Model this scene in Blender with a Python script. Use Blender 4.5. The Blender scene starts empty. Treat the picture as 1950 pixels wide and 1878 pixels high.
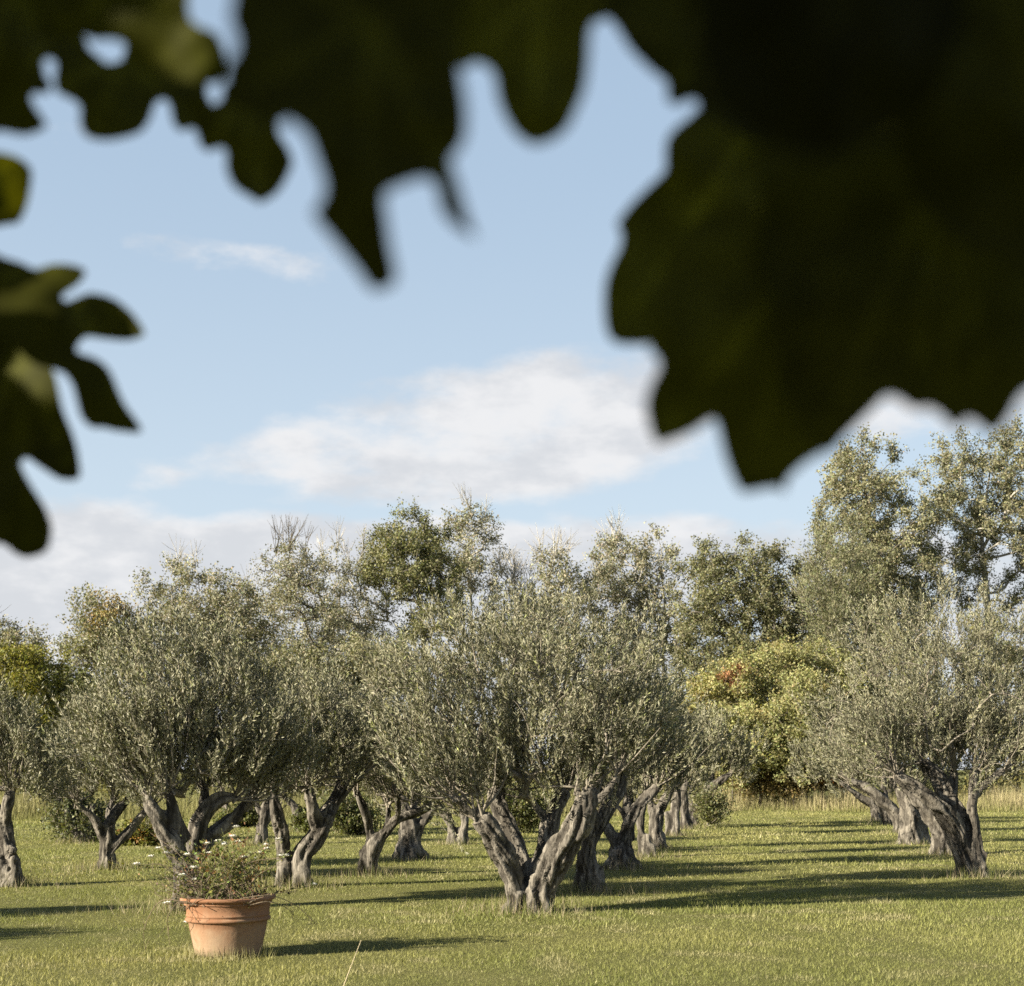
import bpy, math
import numpy as np
from mathutils import Vector
from mathutils.geometry import delaunay_2d_cdt

# ------------------------------------------------------------------ camera, sky, sun, exposure
scene = bpy.context.scene
COL = scene.collection
F, CX, HY, EYE = 2800.0, 975.0, 1465.0, 1.65      # focal length and horizon of the 1950 x 1878 photograph, eye height
W0, H0 = 1950.0, 1878.0

cam_data = bpy.data.cameras.new('camera')
cam = bpy.data.objects.new('camera', cam_data)
COL.objects.link(cam)
cam.location = (0, 0, EYE)
cam.rotation_euler = (math.radians(90), 0, 0)
cam_data.sensor_fit = 'HORIZONTAL'
cam_data.sensor_width = 36.0
cam_data.lens = 36.0 * F / W0
cam_data.shift_y = (HY - H0 / 2) / W0
cam_data.clip_start = 0.05
cam_data.clip_end = 9000
cam_data.dof.use_dof = True
cam_data.dof.focus_distance = 21.0
cam_data.dof.aperture_fstop = 3.4
scene.camera = cam

SUN_EL = math.radians(22.0)
SUN_AZ = math.radians(29.0)          # shadows run to +x, turned this far towards +y
sx, sy, sz = math.cos(SUN_EL) * math.cos(SUN_AZ), math.cos(SUN_EL) * math.sin(SUN_AZ), -math.sin(SUN_EL)
sun_data = bpy.data.lights.new('sun', 'SUN')
sun_data.energy = 5.0
sun_data.angle = math.radians(0.5)
sun_data.color = (1.0, 0.90, 0.72)
sun = bpy.data.objects.new('sun', sun_data)
COL.objects.link(sun)
sun.rotation_euler = Vector((sx, sy, sz)).to_track_quat('-Z', 'Y').to_euler()
sun.location = (-30, -8, 20)

world = bpy.data.worlds.new('World')
scene.world = world
world.use_nodes = True
nt = world.node_tree
nt.nodes.clear()


class NB:
    """short way to write node graphs"""
    def __init__(self, tree):
        self.t = tree

    def node(self, kind, **kw):
        n = self.t.nodes.new(kind)
        for k, v in kw.items():
            setattr(n, k, v)
        return n

    def put(self, sock, v):
        if hasattr(v, 'is_linked') or isinstance(v, bpy.types.NodeSocket):
            self.t.links.new(v, sock)
        else:
            sock.default_value = v

    def math(self, op, a, b=None, c=None, clamp=False):
        n = self.node('ShaderNodeMath', operation=op, use_clamp=clamp)
        self.put(n.inputs[0], a)
        if b is not None:
            self.put(n.inputs[1], b)
        if c is not None:
            self.put(n.inputs[2], c)
        return n.outputs[0]

    def mix(self, f, a, b, blend='MIX'):
        n = self.node('ShaderNodeMix', data_type='RGBA', blend_type=blend)
        self.put(n.inputs[0], f)
        self.put(n.inputs[6], a)
        self.put(n.inputs[7], b)
        return n.outputs[2]

    def noise(self, vec, scale, detail=4.0, rough=0.55, dist=0.0):
        n = self.node('ShaderNodeTexNoise')
        if vec is not None:
            self.put(n.inputs['Vector'], vec)
        n.inputs['Scale'].default_value = scale
        n.inputs['Detail'].default_value = detail
        n.inputs['Roughness'].default_value = rough
        n.inputs['Distortion'].default_value = dist
        return n.outputs['Fac']

    def rng(self, v, a, b, c=0.0, d=1.0, smooth=True):
        n = self.node('ShaderNodeMapRange')
        n.interpolation_type = 'SMOOTHSTEP' if smooth else 'LINEAR'
        self.put(n.inputs[0], v)
        for i, q in enumerate((a, b, c, d)):
            n.inputs[1 + i].default_value = q
        return n.outputs[0]

    def xyz(self, x, y, z):
        n = self.node('ShaderNodeCombineXYZ')
        for i, q in enumerate((x, y, z)):
            self.put(n.inputs[i], q)
        return n.outputs[0]


def build_sky():
    b = NB(nt)
    sky = b.node('ShaderNodeTexSky', sky_type='NISHITA')
    sky.sun_disc = False
    sky.sun_elevation = SUN_EL
    sky.sun_rotation = math.atan2(-sx, -sy)
    sky.altitude = 50
    sky.air_density = 1.0
    sky.dust_density = 1.6
    sky.ozone_density = 1.0
    tc = b.node('ShaderNodeTexCoord')
    sep = b.node('ShaderNodeSeparateXYZ')
    nt.links.new(tc.outputs['Generated'], sep.inputs[0])
    x, y, z = sep.outputs
    az = b.math('ARCTAN2', x, y)
    el = z
    v = b.xyz(b.math('MULTIPLY', az, 4.4), b.math('MULTIPLY', el, 9.6), 0.37)
    n1 = b.noise(v, 2.6, 10.0, 0.57, 0.0)
    n2 = b.noise(v, 6.0, 6.0, 0.6, 0.1)

    def blob(a0, e0, ra, re, tilt=0.0):
        da = b.math('SUBTRACT', az, a0)
        de = b.math('SUBTRACT', b.math('SUBTRACT', el, e0), b.math('MULTIPLY', da, tilt))
        q = b.math('ADD', b.math('POWER', b.math('ABSOLUTE', b.math('DIVIDE', da, ra)), 2.0),
                   b.math('POWER', b.math('ABSOLUTE', b.math('DIVIDE', de, re)), 2.0))
        return b.rng(q, 0.0, 1.9, 1.0, 0.0)
    big = blob(0.02, 0.226, 0.185, 0.046, 0.16)
    tail = blob(-0.10, 0.21, 0.14, 0.022, 0.12)
    right = blob(0.28, 0.238, 0.12, 0.030)
    wisp = blob(-0.19, 0.323, 0.075, 0.012, -0.10)
    low = b.math('MULTIPLY', b.rng(el, 0.186, 0.150, 0.0, 1.0), b.rng(az, 0.19, 0.02, 0.55, 1.0))
    far = b.math('MULTIPLY', b.rng(b.math('ABSOLUTE', az), 0.55, 1.0), b.rng(el, 0.75, 0.3))
    cover = b.math('MULTIPLY', big, 0.50)
    cover = b.math('MAXIMUM', cover, b.math('MULTIPLY', tail, 0.36))
    cover = b.math('MAXIMUM', cover, b.math('MULTIPLY', right, 0.40))
    cover = b.math('MAXIMUM', cover, b.math('MULTIPLY', wisp, 0.245))
    cover = b.math('MAXIMUM', cover, b.math('MULTIPLY', low, 0.60))
    cover = b.math('MAXIMUM', cover, b.math('MULTIPLY', far, 0.2))
    dens = b.rng(b.math('ADD', b.math('ADD', b.math('MULTIPLY', n1, 0.95), b.math('MULTIPLY', n2, 0.05)), cover), 0.65, 0.96)
    grey = b.rng(b.math('ADD', b.noise(v, 3.4, 7.0, 0.55, 0.0), b.math('MULTIPLY', low, 0.10)), 0.40, 0.66)
    S = 0.1
    cl = b.mix(grey, (0.88 / S * SKYK, 0.88 / S * SKYK, 0.89 / S * SKYK, 1), (0.70 / S * SKYK, 0.72 / S * SKYK, 0.755 / S * SKYK, 1))
    pale = b.mix(b.rng(el, 0.05, 0.45), (0.64 / S * SKYK, 0.745 / S * SKYK, 0.83 / S * SKYK, 1), (0.42 / S * SKYK, 0.55 / S * SKYK, 0.70 / S * SKYK, 1))
    pale = b.mix(b.rng(el, 0.40, 0.85), pale, (0.085 / S * SKYK, 0.14 / S * SKYK, 0.27 / S * SKYK, 1))
    blue = b.mix(SKYMIX, sky.outputs[0], pale)
    c = b.mix(b.math('MULTIPLY', dens, 0.94), blue, cl)
    bg = b.node('ShaderNodeBackground')
    nt.links.new(c, bg.inputs[0])
    bg.inputs[1].default_value = S
    out = b.node('ShaderNodeOutputWorld')
    nt.links.new(bg.outputs[0], out.inputs[0])


EXPO = 1.72
SKYK = 1.0 / 2 ** EXPO
SKYMIX = 0.9
build_sky()
scene.view_settings.view_transform = 'Standard'
scene.view_settings.look = 'None'
scene.view_settings.gamma = 1.0
scene.view_settings.use_curve_mapping = False
scene.view_settings.exposure = EXPO
scene.render.engine = 'CYCLES'
scene.cycles.max_bounces = 6
scene.cycles.diffuse_bounces = 3
scene.cycles.transmission_bounces = 4
scene.cycles.transparent_max_bounces = 4
scene.cycles.use_denoising = False

# ------------------------------------------------------------------ helpers
rs = np.random.RandomState(11)


def P(px, py, d):
    return np.array([(px - CX) / F * d, d, EYE + (HY - py) / F * d])


def dist_of(py):
    return EYE * F / (py - HY)


_pt = np.random.RandomState(5).rand(4096)


def vnoise(p):
    """smooth value noise 0..1 of an (n,3) array"""
    p = np.asarray(p, float)
    i = np.floor(p).astype(np.int64)
    f = p - i
    f = f * f * (3 - 2 * f)
    r = 0
    for dx in (0, 1):
        for dy in (0, 1):
            for dz in (0, 1):
                h = ((i[:, 0] + dx) * 73856093 ^ (i[:, 1] + dy) * 19349663 ^ (i[:, 2] + dz) * 83492791) & 4095
                w = (f[:, 0] if dx else 1 - f[:, 0]) * (f[:, 1] if dy else 1 - f[:, 1]) * (f[:, 2] if dz else 1 - f[:, 2])
                r = r + _pt[h] * w
    return r


def unit(a):
    return a / np.maximum(np.linalg.norm(a, axis=-1, keepdims=True), 1e-9)


class MB:
    """collects vertices and faces; becomes ONE mesh object"""
    def __init__(self):
        self.v, self.c, self.f, self.n = [], [], [], 0

    def add(self, V, faces, mat=0, col=None, smooth=False):
        V = np.asarray(V, float).reshape(-1, 3)
        faces = np.asarray(faces, np.int64)
        if len(faces) == 0:
            return
        self.v.append(V)
        if col is None:
            col = np.tile([0.2, 0.2, 0.2], (len(V), 1))
        col = np.asarray(col, float)
        if col.ndim == 1:
            col = np.tile(col, (len(V), 1))
        self.c.append(col)
        self.f.append((faces + self.n, mat, smooth))
        self.n += len(V)

    def mesh(self, name, mats, origin=(0, 0, 0)):
        me = bpy.data.meshes.new(name)
        V = np.concatenate(self.v) - np.asarray(origin, float)
        C = np.concatenate(self.c)
        li, ls, mi, sm, k = [], [], [], [], 0
        for faces, mat, smooth in self.f:
            n, m = faces.shape
            li.append(faces.ravel())
            ls.append(k + np.arange(n) * m)
            k += n * m
            mi.append(np.full(n, mat))
            sm.append(np.full(n, smooth))
        li, ls, mi, sm = map(np.concatenate, (li, ls, mi, sm))
        me.vertices.add(len(V))
        me.vertices.foreach_set('co', V.ravel())
        me.loops.add(len(li))
        me.loops.foreach_set('vertex_index', li.astype(np.int32))
        me.polygons.add(len(ls))
        me.polygons.foreach_set('loop_start', ls.astype(np.int32))
        for m in mats:
            me.materials.append(m)
        me.polygons.foreach_set('material_index', mi.astype(np.int32))
        me.polygons.foreach_set('use_smooth', sm.astype(bool))
        at = me.attributes.new('col', 'FLOAT_COLOR', 'POINT')
        at.data.foreach_set('color', np.concatenate([C, np.ones((len(C), 1))], 1).ravel().astype(np.float32))
        me.update(calc_edges=True)
        return me

    def build(self, name, mats, parent=None, origin=None, kind=None):
        if origin is None:
            origin = parent.location if parent is not None else (0, 0, 0)
        o = bpy.data.objects.new(name, self.mesh(name, mats, origin))
        COL.objects.link(o)
        if parent is not None:
            o.parent = parent
        else:
            o.location = origin
        if kind:
            o['kind'] = kind
        return o


def thing(name, label, cat, loc, group=None):
    o = bpy.data.objects.new(name, None)
    COL.objects.link(o)
    o.location = loc
    o.empty_display_size = 0.2
    o['label'] = label
    o['category'] = cat
    if group:
        o['group'] = group
    return o


def tag(o, label, cat, group=None):
    o['label'], o['category'] = label, cat
    if group:
        o['group'] = group
    return o


def spline(pts, per=4):
    """Catmull-Rom through rows of any width"""
    p = np.asarray(pts, float)
    if len(p) < 3:
        t = np.linspace(0, 1, per * (len(p) - 1) + 1)[:, None]
        return p[0] * (1 - t) + p[-1] * t
    q = np.vstack([2 * p[0] - p[1], p, 2 * p[-1] - p[-2]])
    out = []
    for i in range(len(p) - 1):
        a, b_, c, d = q[i], q[i + 1], q[i + 2], q[i + 3]
        for t in np.arange(per) / per:
            out.append(0.5 * ((2 * b_) + (-a + c) * t + (2 * a - 5 * b_ + 4 * c - d) * t * t + (-a + 3 * b_ - 3 * c + d) * t ** 3))
    out.append(p[-1])
    return np.array(out)


def tube(mb, pts, rad, sides=6, mat=0, col=None, cap=False, rough=0.0, smooth=True, seed=0):
    pts, rad = np.asarray(pts, float), np.asarray(rad, float)
    n = len(pts)
    t = unit(np.gradient(pts, axis=0))
    u = np.cross(t[0], [0.31, 0.22, 0.93])
    if np.linalg.norm(u) < 1e-3:
        u = np.cross(t[0], [1, 0, 0])
    u = u / np.linalg.norm(u)
    a = np.arange(sides) / sides * 2 * math.pi
    V = np.zeros((n, sides, 3))
    for i in range(n):
        u = u - t[i] * np.dot(u, t[i])
        u = u / max(np.linalg.norm(u), 1e-9)
        w = np.cross(t[i], u)
        r = rad[i]
        if rough:
            k = np.stack([np.cos(a) * 1.6 + seed, np.sin(a) * 1.6 + seed * 0.7, np.full(sides, i * 0.22)], 1)
            k2 = np.stack([np.cos(a) * 3.6 + seed, np.sin(a) * 3.6, np.full(sides, i * 0.4 + seed)], 1)
            r = r * (1 + rough * ((vnoise(k) - 0.5) * 2 + (vnoise(k2) - 0.5) * 1.2))
            r = r[:, None]
        V[i] = pts[i] + (np.cos(a)[:, None] * u + np.sin(a)[:, None] * w) * r
    i, j = np.meshgrid(np.arange(n - 1), np.arange(sides), indexing='ij')
    j2 = (j + 1) % sides
    fc = np.stack([i * sides + j, i * sides + j2, (i + 1) * sides + j2, (i + 1) * sides + j], -1).reshape(-1, 4)
    V = V.reshape(-1, 3)
    mb.add(V, fc, mat, col, smooth)
    if cap:
        for k, c in ((0, pts[0]), (n - 1, pts[-1])):
            ring = V[k * sides:(k + 1) * sides]
            q = np.arange(sides)
            f = np.stack([np.full(sides, sides), q, (q + 1) % sides], 1)
            if k == 0:
                f = f[:, ::-1]
            mb.add(np.vstack([ring, c]), f, mat, col, smooth)


def leaf_quads(mb, o, ax, nr, L, Wd, col, mat=0, mid=0.45, fold=0.12, tri=False):
    """one rhombic (or, far off, three-cornered) leaf blade per row"""
    ax, n = unit(ax), len(o)
    sd = unit(np.cross(ax, nr))
    up = np.cross(sd, ax)
    L, Wd = np.asarray(L).reshape(-1, 1), np.asarray(Wd).reshape(-1, 1)
    if tri:
        V = np.stack([o - sd * Wd * 0.5, o + sd * Wd * 0.5, o + ax * L], 1).reshape(-1, 3)
        mb.add(V, np.arange(n * 3).reshape(n, 3), mat, np.repeat(col, 3, 0))
        return
    m = o + ax * L * mid
    V = np.stack([o, m + sd * Wd * 0.5 + up * Wd * fold, o + ax * L, m - sd * Wd * 0.5 + up * Wd * fold], 1).reshape(-1, 3)
    f = np.arange(n * 4).reshape(n, 4)
    mb.add(V, f, mat, np.repeat(col, 4, 0))


def rand_dir(r, n):
    return unit(r.normal(size=(n, 3)))


def shades(r, n, base, var=0.25, hue=0.08):
    """n leaf colours round a base colour"""
    c = np.asarray(base, float)[None] * np.exp(r.normal(0, var, (n, 1)))
    return np.clip(c * (1 + r.normal(0, hue, (n, 3))), 0.004, 0.9)


# ------------------------------------------------------------------ materials
def material(name):
    m = bpy.data.materials.new(name)
    m.use_nodes = True
    m.node_tree.nodes.clear()
    b = NB(m.node_tree)
    out = b.node('ShaderNodeOutputMaterial')
    return m, b, out


def leaf_material(name, under=(1.0, 1.0, 1.0), under_mix=0.0, trans=0.3, rough=0.5, spec=0.3, tmul=(1.3, 1.35, 0.55)):
    m, b, out = material(name)
    at = b.node('ShaderNodeAttribute', attribute_name='col')
    geo = b.node('ShaderNodeNewGeometry')
    c = at.outputs['Color']
    if under_mix:
        c = b.mix(b.math('MULTIPLY', geo.outputs['Backfacing'], under_mix), c, (*under, 1))
    p = b.node('ShaderNodeBsdfPrincipled')
    b.put(p.inputs['Base Color'], c)
    p.inputs['Roughness'].default_value = rough
    p.inputs['Specular IOR Level'].default_value = spec
    t = b.node('ShaderNodeBsdfTranslucent')
    b.put(t.inputs[0], b.mix(1.0, at.outputs['Color'], (*tmul, 1), 'MULTIPLY'))
    mx = b.node('ShaderNodeMixShader')
    mx.inputs[0].default_value = trans
    b.t.links.new(p.outputs[0], mx.inputs[1])
    b.t.links.new(t.outputs[0], mx.inputs[2])
    b.t.links.new(mx.outputs[0], out.inputs[0])
    return m


def bark_material(name, light, dark, scale=9.0, bump=0.6, fissure=False):
    m, b, out = material(name)
    tc = b.node('ShaderNodeTexCoord')
    mp = b.node('ShaderNodeMapping')
    mp.inputs['Scale'].default_value = (1.0, 1.0, 0.2)
    b.t.links.new(tc.outputs['Object'], mp.inputs[0])
    v = mp.outputs[0]
    n1 = b.noise(v, scale, 8, 0.65, 0.6)
    n2 = b.noise(v, scale * 4.5, 5, 0.6, 0.3)
    n3 = b.noise(tc.outputs['Object'], 2.2, 4, 0.6)
    c = b.mix(b.rng(n1, 0.36, 0.62), (*dark, 1), (*light, 1))
    c = b.mix(b.rng(n3, 0.5, 0.75, 0, 0.45), c, (light[0] * 1.15, light[1] * 1.12, light[2] * 1.05, 1))
    c = b.mix(b.rng(n2, 0.55, 0.35, 0, 0.55), c, (*dark, 1))
    if fissure:
        at = b.node('ShaderNodeAttribute', attribute_name='fissure')
        c = b.mix(b.math('MULTIPLY', at.outputs['Fac'], 0.92), c, (*dark, 1))
    p = b.node('ShaderNodeBsdfPrincipled')
    b.put(p.inputs['Base Color'], c)
    p.inputs['Roughness'].default_value = 0.9
    p.inputs['Specular IOR Level'].default_value = 0.15
    h = b.math('ADD', b.math('MULTIPLY', n1, 0.7), b.math('MULTIPLY', n2, 0.4))
    bp = b.node('ShaderNodeBump')
    bp.inputs['Strength'].default_value = bump
    bp.inputs['Distance'].default_value = 0.04
    b.put(bp.inputs['Height'], h)
    b.t.links.new(bp.outputs[0], p.inputs['Normal'])
    b.t.links.new(p.outputs[0], out.inputs[0])
    return m


def plain_material(name, colour, rough=0.7, spec=0.2, use_col=False):
    m, b, out = material(name)
    p = b.node('ShaderNodeBsdfPrincipled')
    if use_col:
        at = b.node('ShaderNodeAttribute', attribute_name='col')
        b.put(p.inputs['Base Color'], at.outputs['Color'])
    else:
        n = b.noise(None, 30, 3)
        b.put(p.inputs['Base Color'], b.mix(n, (*[q * 0.8 for q in colour], 1), (*[min(q * 1.2, 1) for q in colour], 1)))
    p.inputs['Roughness'].default_value = rough
    p.inputs['Specular IOR Level'].default_value = spec
    b.t.links.new(p.outputs[0], out.inputs[0])
    return m


M = {}
M['olive_leaf'] = leaf_material('olive_leaf', (0.265, 0.257, 0.185), 0.7, 0.12, 0.5, 0.22)
M['poplar_leaf'] = leaf_material('poplar_leaf', (0.24, 0.225, 0.14), 0.4, 0.24, 0.5, 0.22)
M['shrub_leaf'] = leaf_material('shrub_leaf', trans=0.3, rough=0.55)
M['grass'] = leaf_material('grass', trans=0.34, rough=0.55, spec=0.25, tmul=(1.25, 1.25, 0.7))
M['dry_grass'] = leaf_material('dry_grass', trans=0.3, rough=0.7, spec=0.15, tmul=(1.2, 1.15, 0.9))
M['fig_leaf'] = leaf_material('fig_leaf', trans=0.3, rough=0.6, spec=0.06, tmul=(1.5, 1.4, 0.2))
M['olive_bark'] = bark_material('olive_bark', (0.22, 0.20, 0.168), (0.033, 0.029, 0.024), 9.0, 1.0, True)
M['twig_bark'] = bark_material('twig_bark', (0.24, 0.215, 0.175), (0.12, 0.105, 0.085), 12.0, 0.2)
M['pale_bark'] = bark_material('pale_bark', (0.46, 0.44, 0.39), (0.16, 0.15, 0.13), 5.0, 0.2)
M['dark_bark'] = bark_material('dark_bark', (0.16, 0.145, 0.12), (0.06, 0.052, 0.045), 6.0, 0.3)
M['petal'] = plain_material('petal', (0.8, 0.78, 0.7), 0.6)
M['stem'] = plain_material('stem', (0.135, 0.105, 0.072), 0.7)
M['stem_green'] = plain_material('stem_green', (0.10, 0.11, 0.035), 0.6)
M['soil'] = plain_material('soil', (0.07, 0.052, 0.036), 0.95, 0.05)


def terracotta():
    m, b, out = material('terracotta')
    tc = b.node('ShaderNodeTexCoord')
    v = tc.outputs['Object']
    sep = b.node('ShaderNodeSeparateXYZ')
    b.t.links.new(v, sep.inputs[0])
    n1 = b.noise(v, 5.0, 6, 0.6, 0.4)
    n2 = b.noise(v, 26.0, 6, 0.65)
    n3 = b.noise(v, 2.0, 3, 0.5)
    c = b.mix(b.rng(n3, 0.35, 0.65), (0.20, 0.098, 0.052, 1), (0.235, 0.132, 0.076, 1))
    # pale lime bloom that has crept up from the ground
    lime = b.rng(b.math('ADD', sep.outputs[2], b.math('MULTIPLY', b.math('SUBTRACT', n1, 0.5), 0.75)), 0.42, 0.02)
    c = b.mix(b.math('MULTIPLY', lime, 0.85), c, (0.265, 0.195, 0.13, 1))
    c = b.mix(b.rng(n2, 0.52, 0.74, 0, 0.5), c, (0.13, 0.075, 0.045, 1))
    c = b.mix(b.rng(b.noise(v, 8.0, 8, 0.7, 0.5), 0.56, 0.66, 0, 0.4), c, (0.27, 0.20, 0.14, 1))
    c = b.mix(b.rng(b.math('ADD', sep.outputs[2], b.math('MULTIPLY', b.math('SUBTRACT', n1, 0.5), 0.2)), 0.07, 0.0, 0, 0.5), c, (0.10, 0.10, 0.055, 1))
    p = b.node('ShaderNodeBsdfPrincipled')
    b.put(p.inputs['Base Color'], c)
    p.inputs['Roughness'].default_value = 0.85
    p.inputs['Specular IOR Level'].default_value = 0.2
    bp = b.node('ShaderNodeBump')
    bp.inputs['Strength'].default_value = 0.3
    bp.inputs['Distance'].default_value = 0.01
    b.put(bp.inputs['Height'], n2)
    b.t.links.new(bp.outputs[0], p.inputs['Normal'])
    b.t.links.new(p.outputs[0], out.inputs[0])
    return m


M['terracotta'] = terracotta()


def ground_material():
    m, b, out = material('ground')
    tc = b.node('ShaderNodeTexCoord')
    v = tc.outputs['Object']
    n1 = b.noise(v, 0.55, 5, 0.6)
    n2 = b.noise(v, 3.2, 6, 0.62)
    n3 = b.noise(v, 26.0, 6, 0.7)
    n4 = b.noise(v, 90.0, 3, 0.7)
    c = b.mix(b.rng(n1, 0.35, 0.65), (0.135, 0.14, 0.044, 1), (0.17, 0.166, 0.06, 1))
    c = b.mix(b.rng(n2, 0.55, 0.75, 0, 0.7), c, (0.15, 0.132, 0.058, 1))
    c = b.mix(b.rng(n3, 0.5, 0.3, 0, 0.75), c, (0.035, 0.04, 0.012, 1))
    p = b.node('ShaderNodeBsdfPrincipled')
    b.put(p.inputs['Base Color'], c)
    p.inputs['Roughness'].default_value = 0.95
    p.inputs['Specular IOR Level'].default_value = 0.1
    bp = b.node('ShaderNodeBump')
    bp.inputs['Strength'].default_value = 1.0
    bp.inputs['Distance'].default_value = 0.05
    b.put(bp.inputs['Height'], b.math('ADD', n3, b.math('MULTIPLY', n4, 0.5)))
    b.t.links.new(bp.outputs[0], p.inputs['Normal'])
    b.t.links.new(p.outputs[0], out.inputs[0])
    return m


# ------------------------------------------------------------------ ground
def build_ground():
    mb = MB()
    xs = np.concatenate([[-3000, -400, -90], np.linspace(-45, 50, 60), [100, 400, 3000]])
    ys = np.concatenate([[-3000, -300, -40], np.linspace(-8, 78, 70), [120, 500, 4000]])
    X, Y = np.meshgrid(xs, ys)
    near = (np.abs(X) < 60) & (Y > -10) & (Y < 80)
    p = np.stack([X.ravel() * 0.35, Y.ravel() * 0.35, np.zeros(X.size)], 1)
    Z = np.where(near, (vnoise(p).reshape(X.shape) - 0.5) * 0.012, 0)
    nx, ny = len(xs), len(ys)
    i, j = np.meshgrid(np.arange(ny - 1), np.arange(nx - 1), indexing='ij')
    f = np.stack([i * nx + j, i * nx + j + 1, (i + 1) * nx + j + 1, (i + 1) * nx + j], -1).reshape(-1, 4)
    mb.add(np.stack([X, Y, Z], -1).reshape(-1, 3), f, 0, None, True)
    o = mb.build('ground', [ground_material()])
    o['kind'] = 'structure'


build_ground()


# ------------------------------------------------------------------ trees
def grow(r, starts, tips, r_tip=0.006, expo=0.45, wig=0.12, steps=4, droop=0.0, r_max=1.0):
    """joins every tip to the nearest branch already grown, so that limbs fork like a tree's.
    starts: (n,3) points already on the tree. Returns chains [(points, radii)] and for each tip its last direction."""
    pos = [np.asarray(s, float) for s in starts]
    par = [-1] * len(pos)
    load = [0] * len(pos)
    c0 = np.mean(starts, 0)
    order = np.argsort(np.linalg.norm(tips - c0, axis=1))
    chains, ends = [], np.zeros((len(tips), 3))
    A = np.array(pos)
    for k in order:
        c = tips[k]
        dv = c - A
        dl = np.linalg.norm(dv, axis=1) + 1e-6
        cost = dl * (1 + 0.9 * np.maximum(0, -dv[:, 2] / dl))
        i = int(np.argmin(cost))
        a = A[i]
        ln = dl[i]
        bend = r.normal(0, wig, 3) * ln
        bend[2] += (0.10 - droop) * ln
        pts, idx = [a], [i]
        for s in range(1, steps + 1):
            t = s / steps
            q = a * (1 - t) + c * t + bend * (t * (1 - t) * 2)
            if s < steps:
                q = q + r.normal(0, wig * 0.22, 3) * ln / steps
            pts.append(q)
            par.append(idx[-1])
            load.append(0)
            pos.append(q)
            idx.append(len(pos) - 1)
        A = np.vstack([A, pts[1:]])
        ends[k] = unit(pts[-1] - pts[-2])
        chains.append(idx)
        j = idx[-1]
        while j != -1:
            load[j] += 1
            j = par[j]
    out = []
    for idx in chains:
        rad = [min(r_tip * load[q] ** expo, r_max) for q in idx]
        rad[0] = min(rad[0], rad[1] * 1.15)
        out.append((np.array([pos[q] for q in idx]), np.array(rad)))
    return out, ends


def sample_blobs(r, blobs, n, shell=0.5):
    """points in a set of ellipsoids (x,y,z,rx,ry,rz), more towards the outside when shell is larger; kept apart"""
    b = np.array(blobs)
    vol = b[:, 3] * b[:, 4] * b[:, 5]
    pick = r.choice(len(b), size=n * 6, p=vol / vol.sum())
    d = rand_dir(r, n * 6) * (r.rand(n * 6, 1) ** (1.0 / 3 * (1 - shell * 0.6)))
    p = b[pick, :3] + d * b[pick, 3:]
    keep = [p[0]]
    md = (vol.sum() / n) ** (1 / 3) * 0.62
    K = np.array(keep)
    for q in p[1:]:
        if np.min(np.sum((K - q) ** 2, 1)) > md * md:
            K = np.vstack([K, q])
            if len(K) >= n:
                break
    return K


OLIVES = 'olive trees of the grove'


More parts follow.
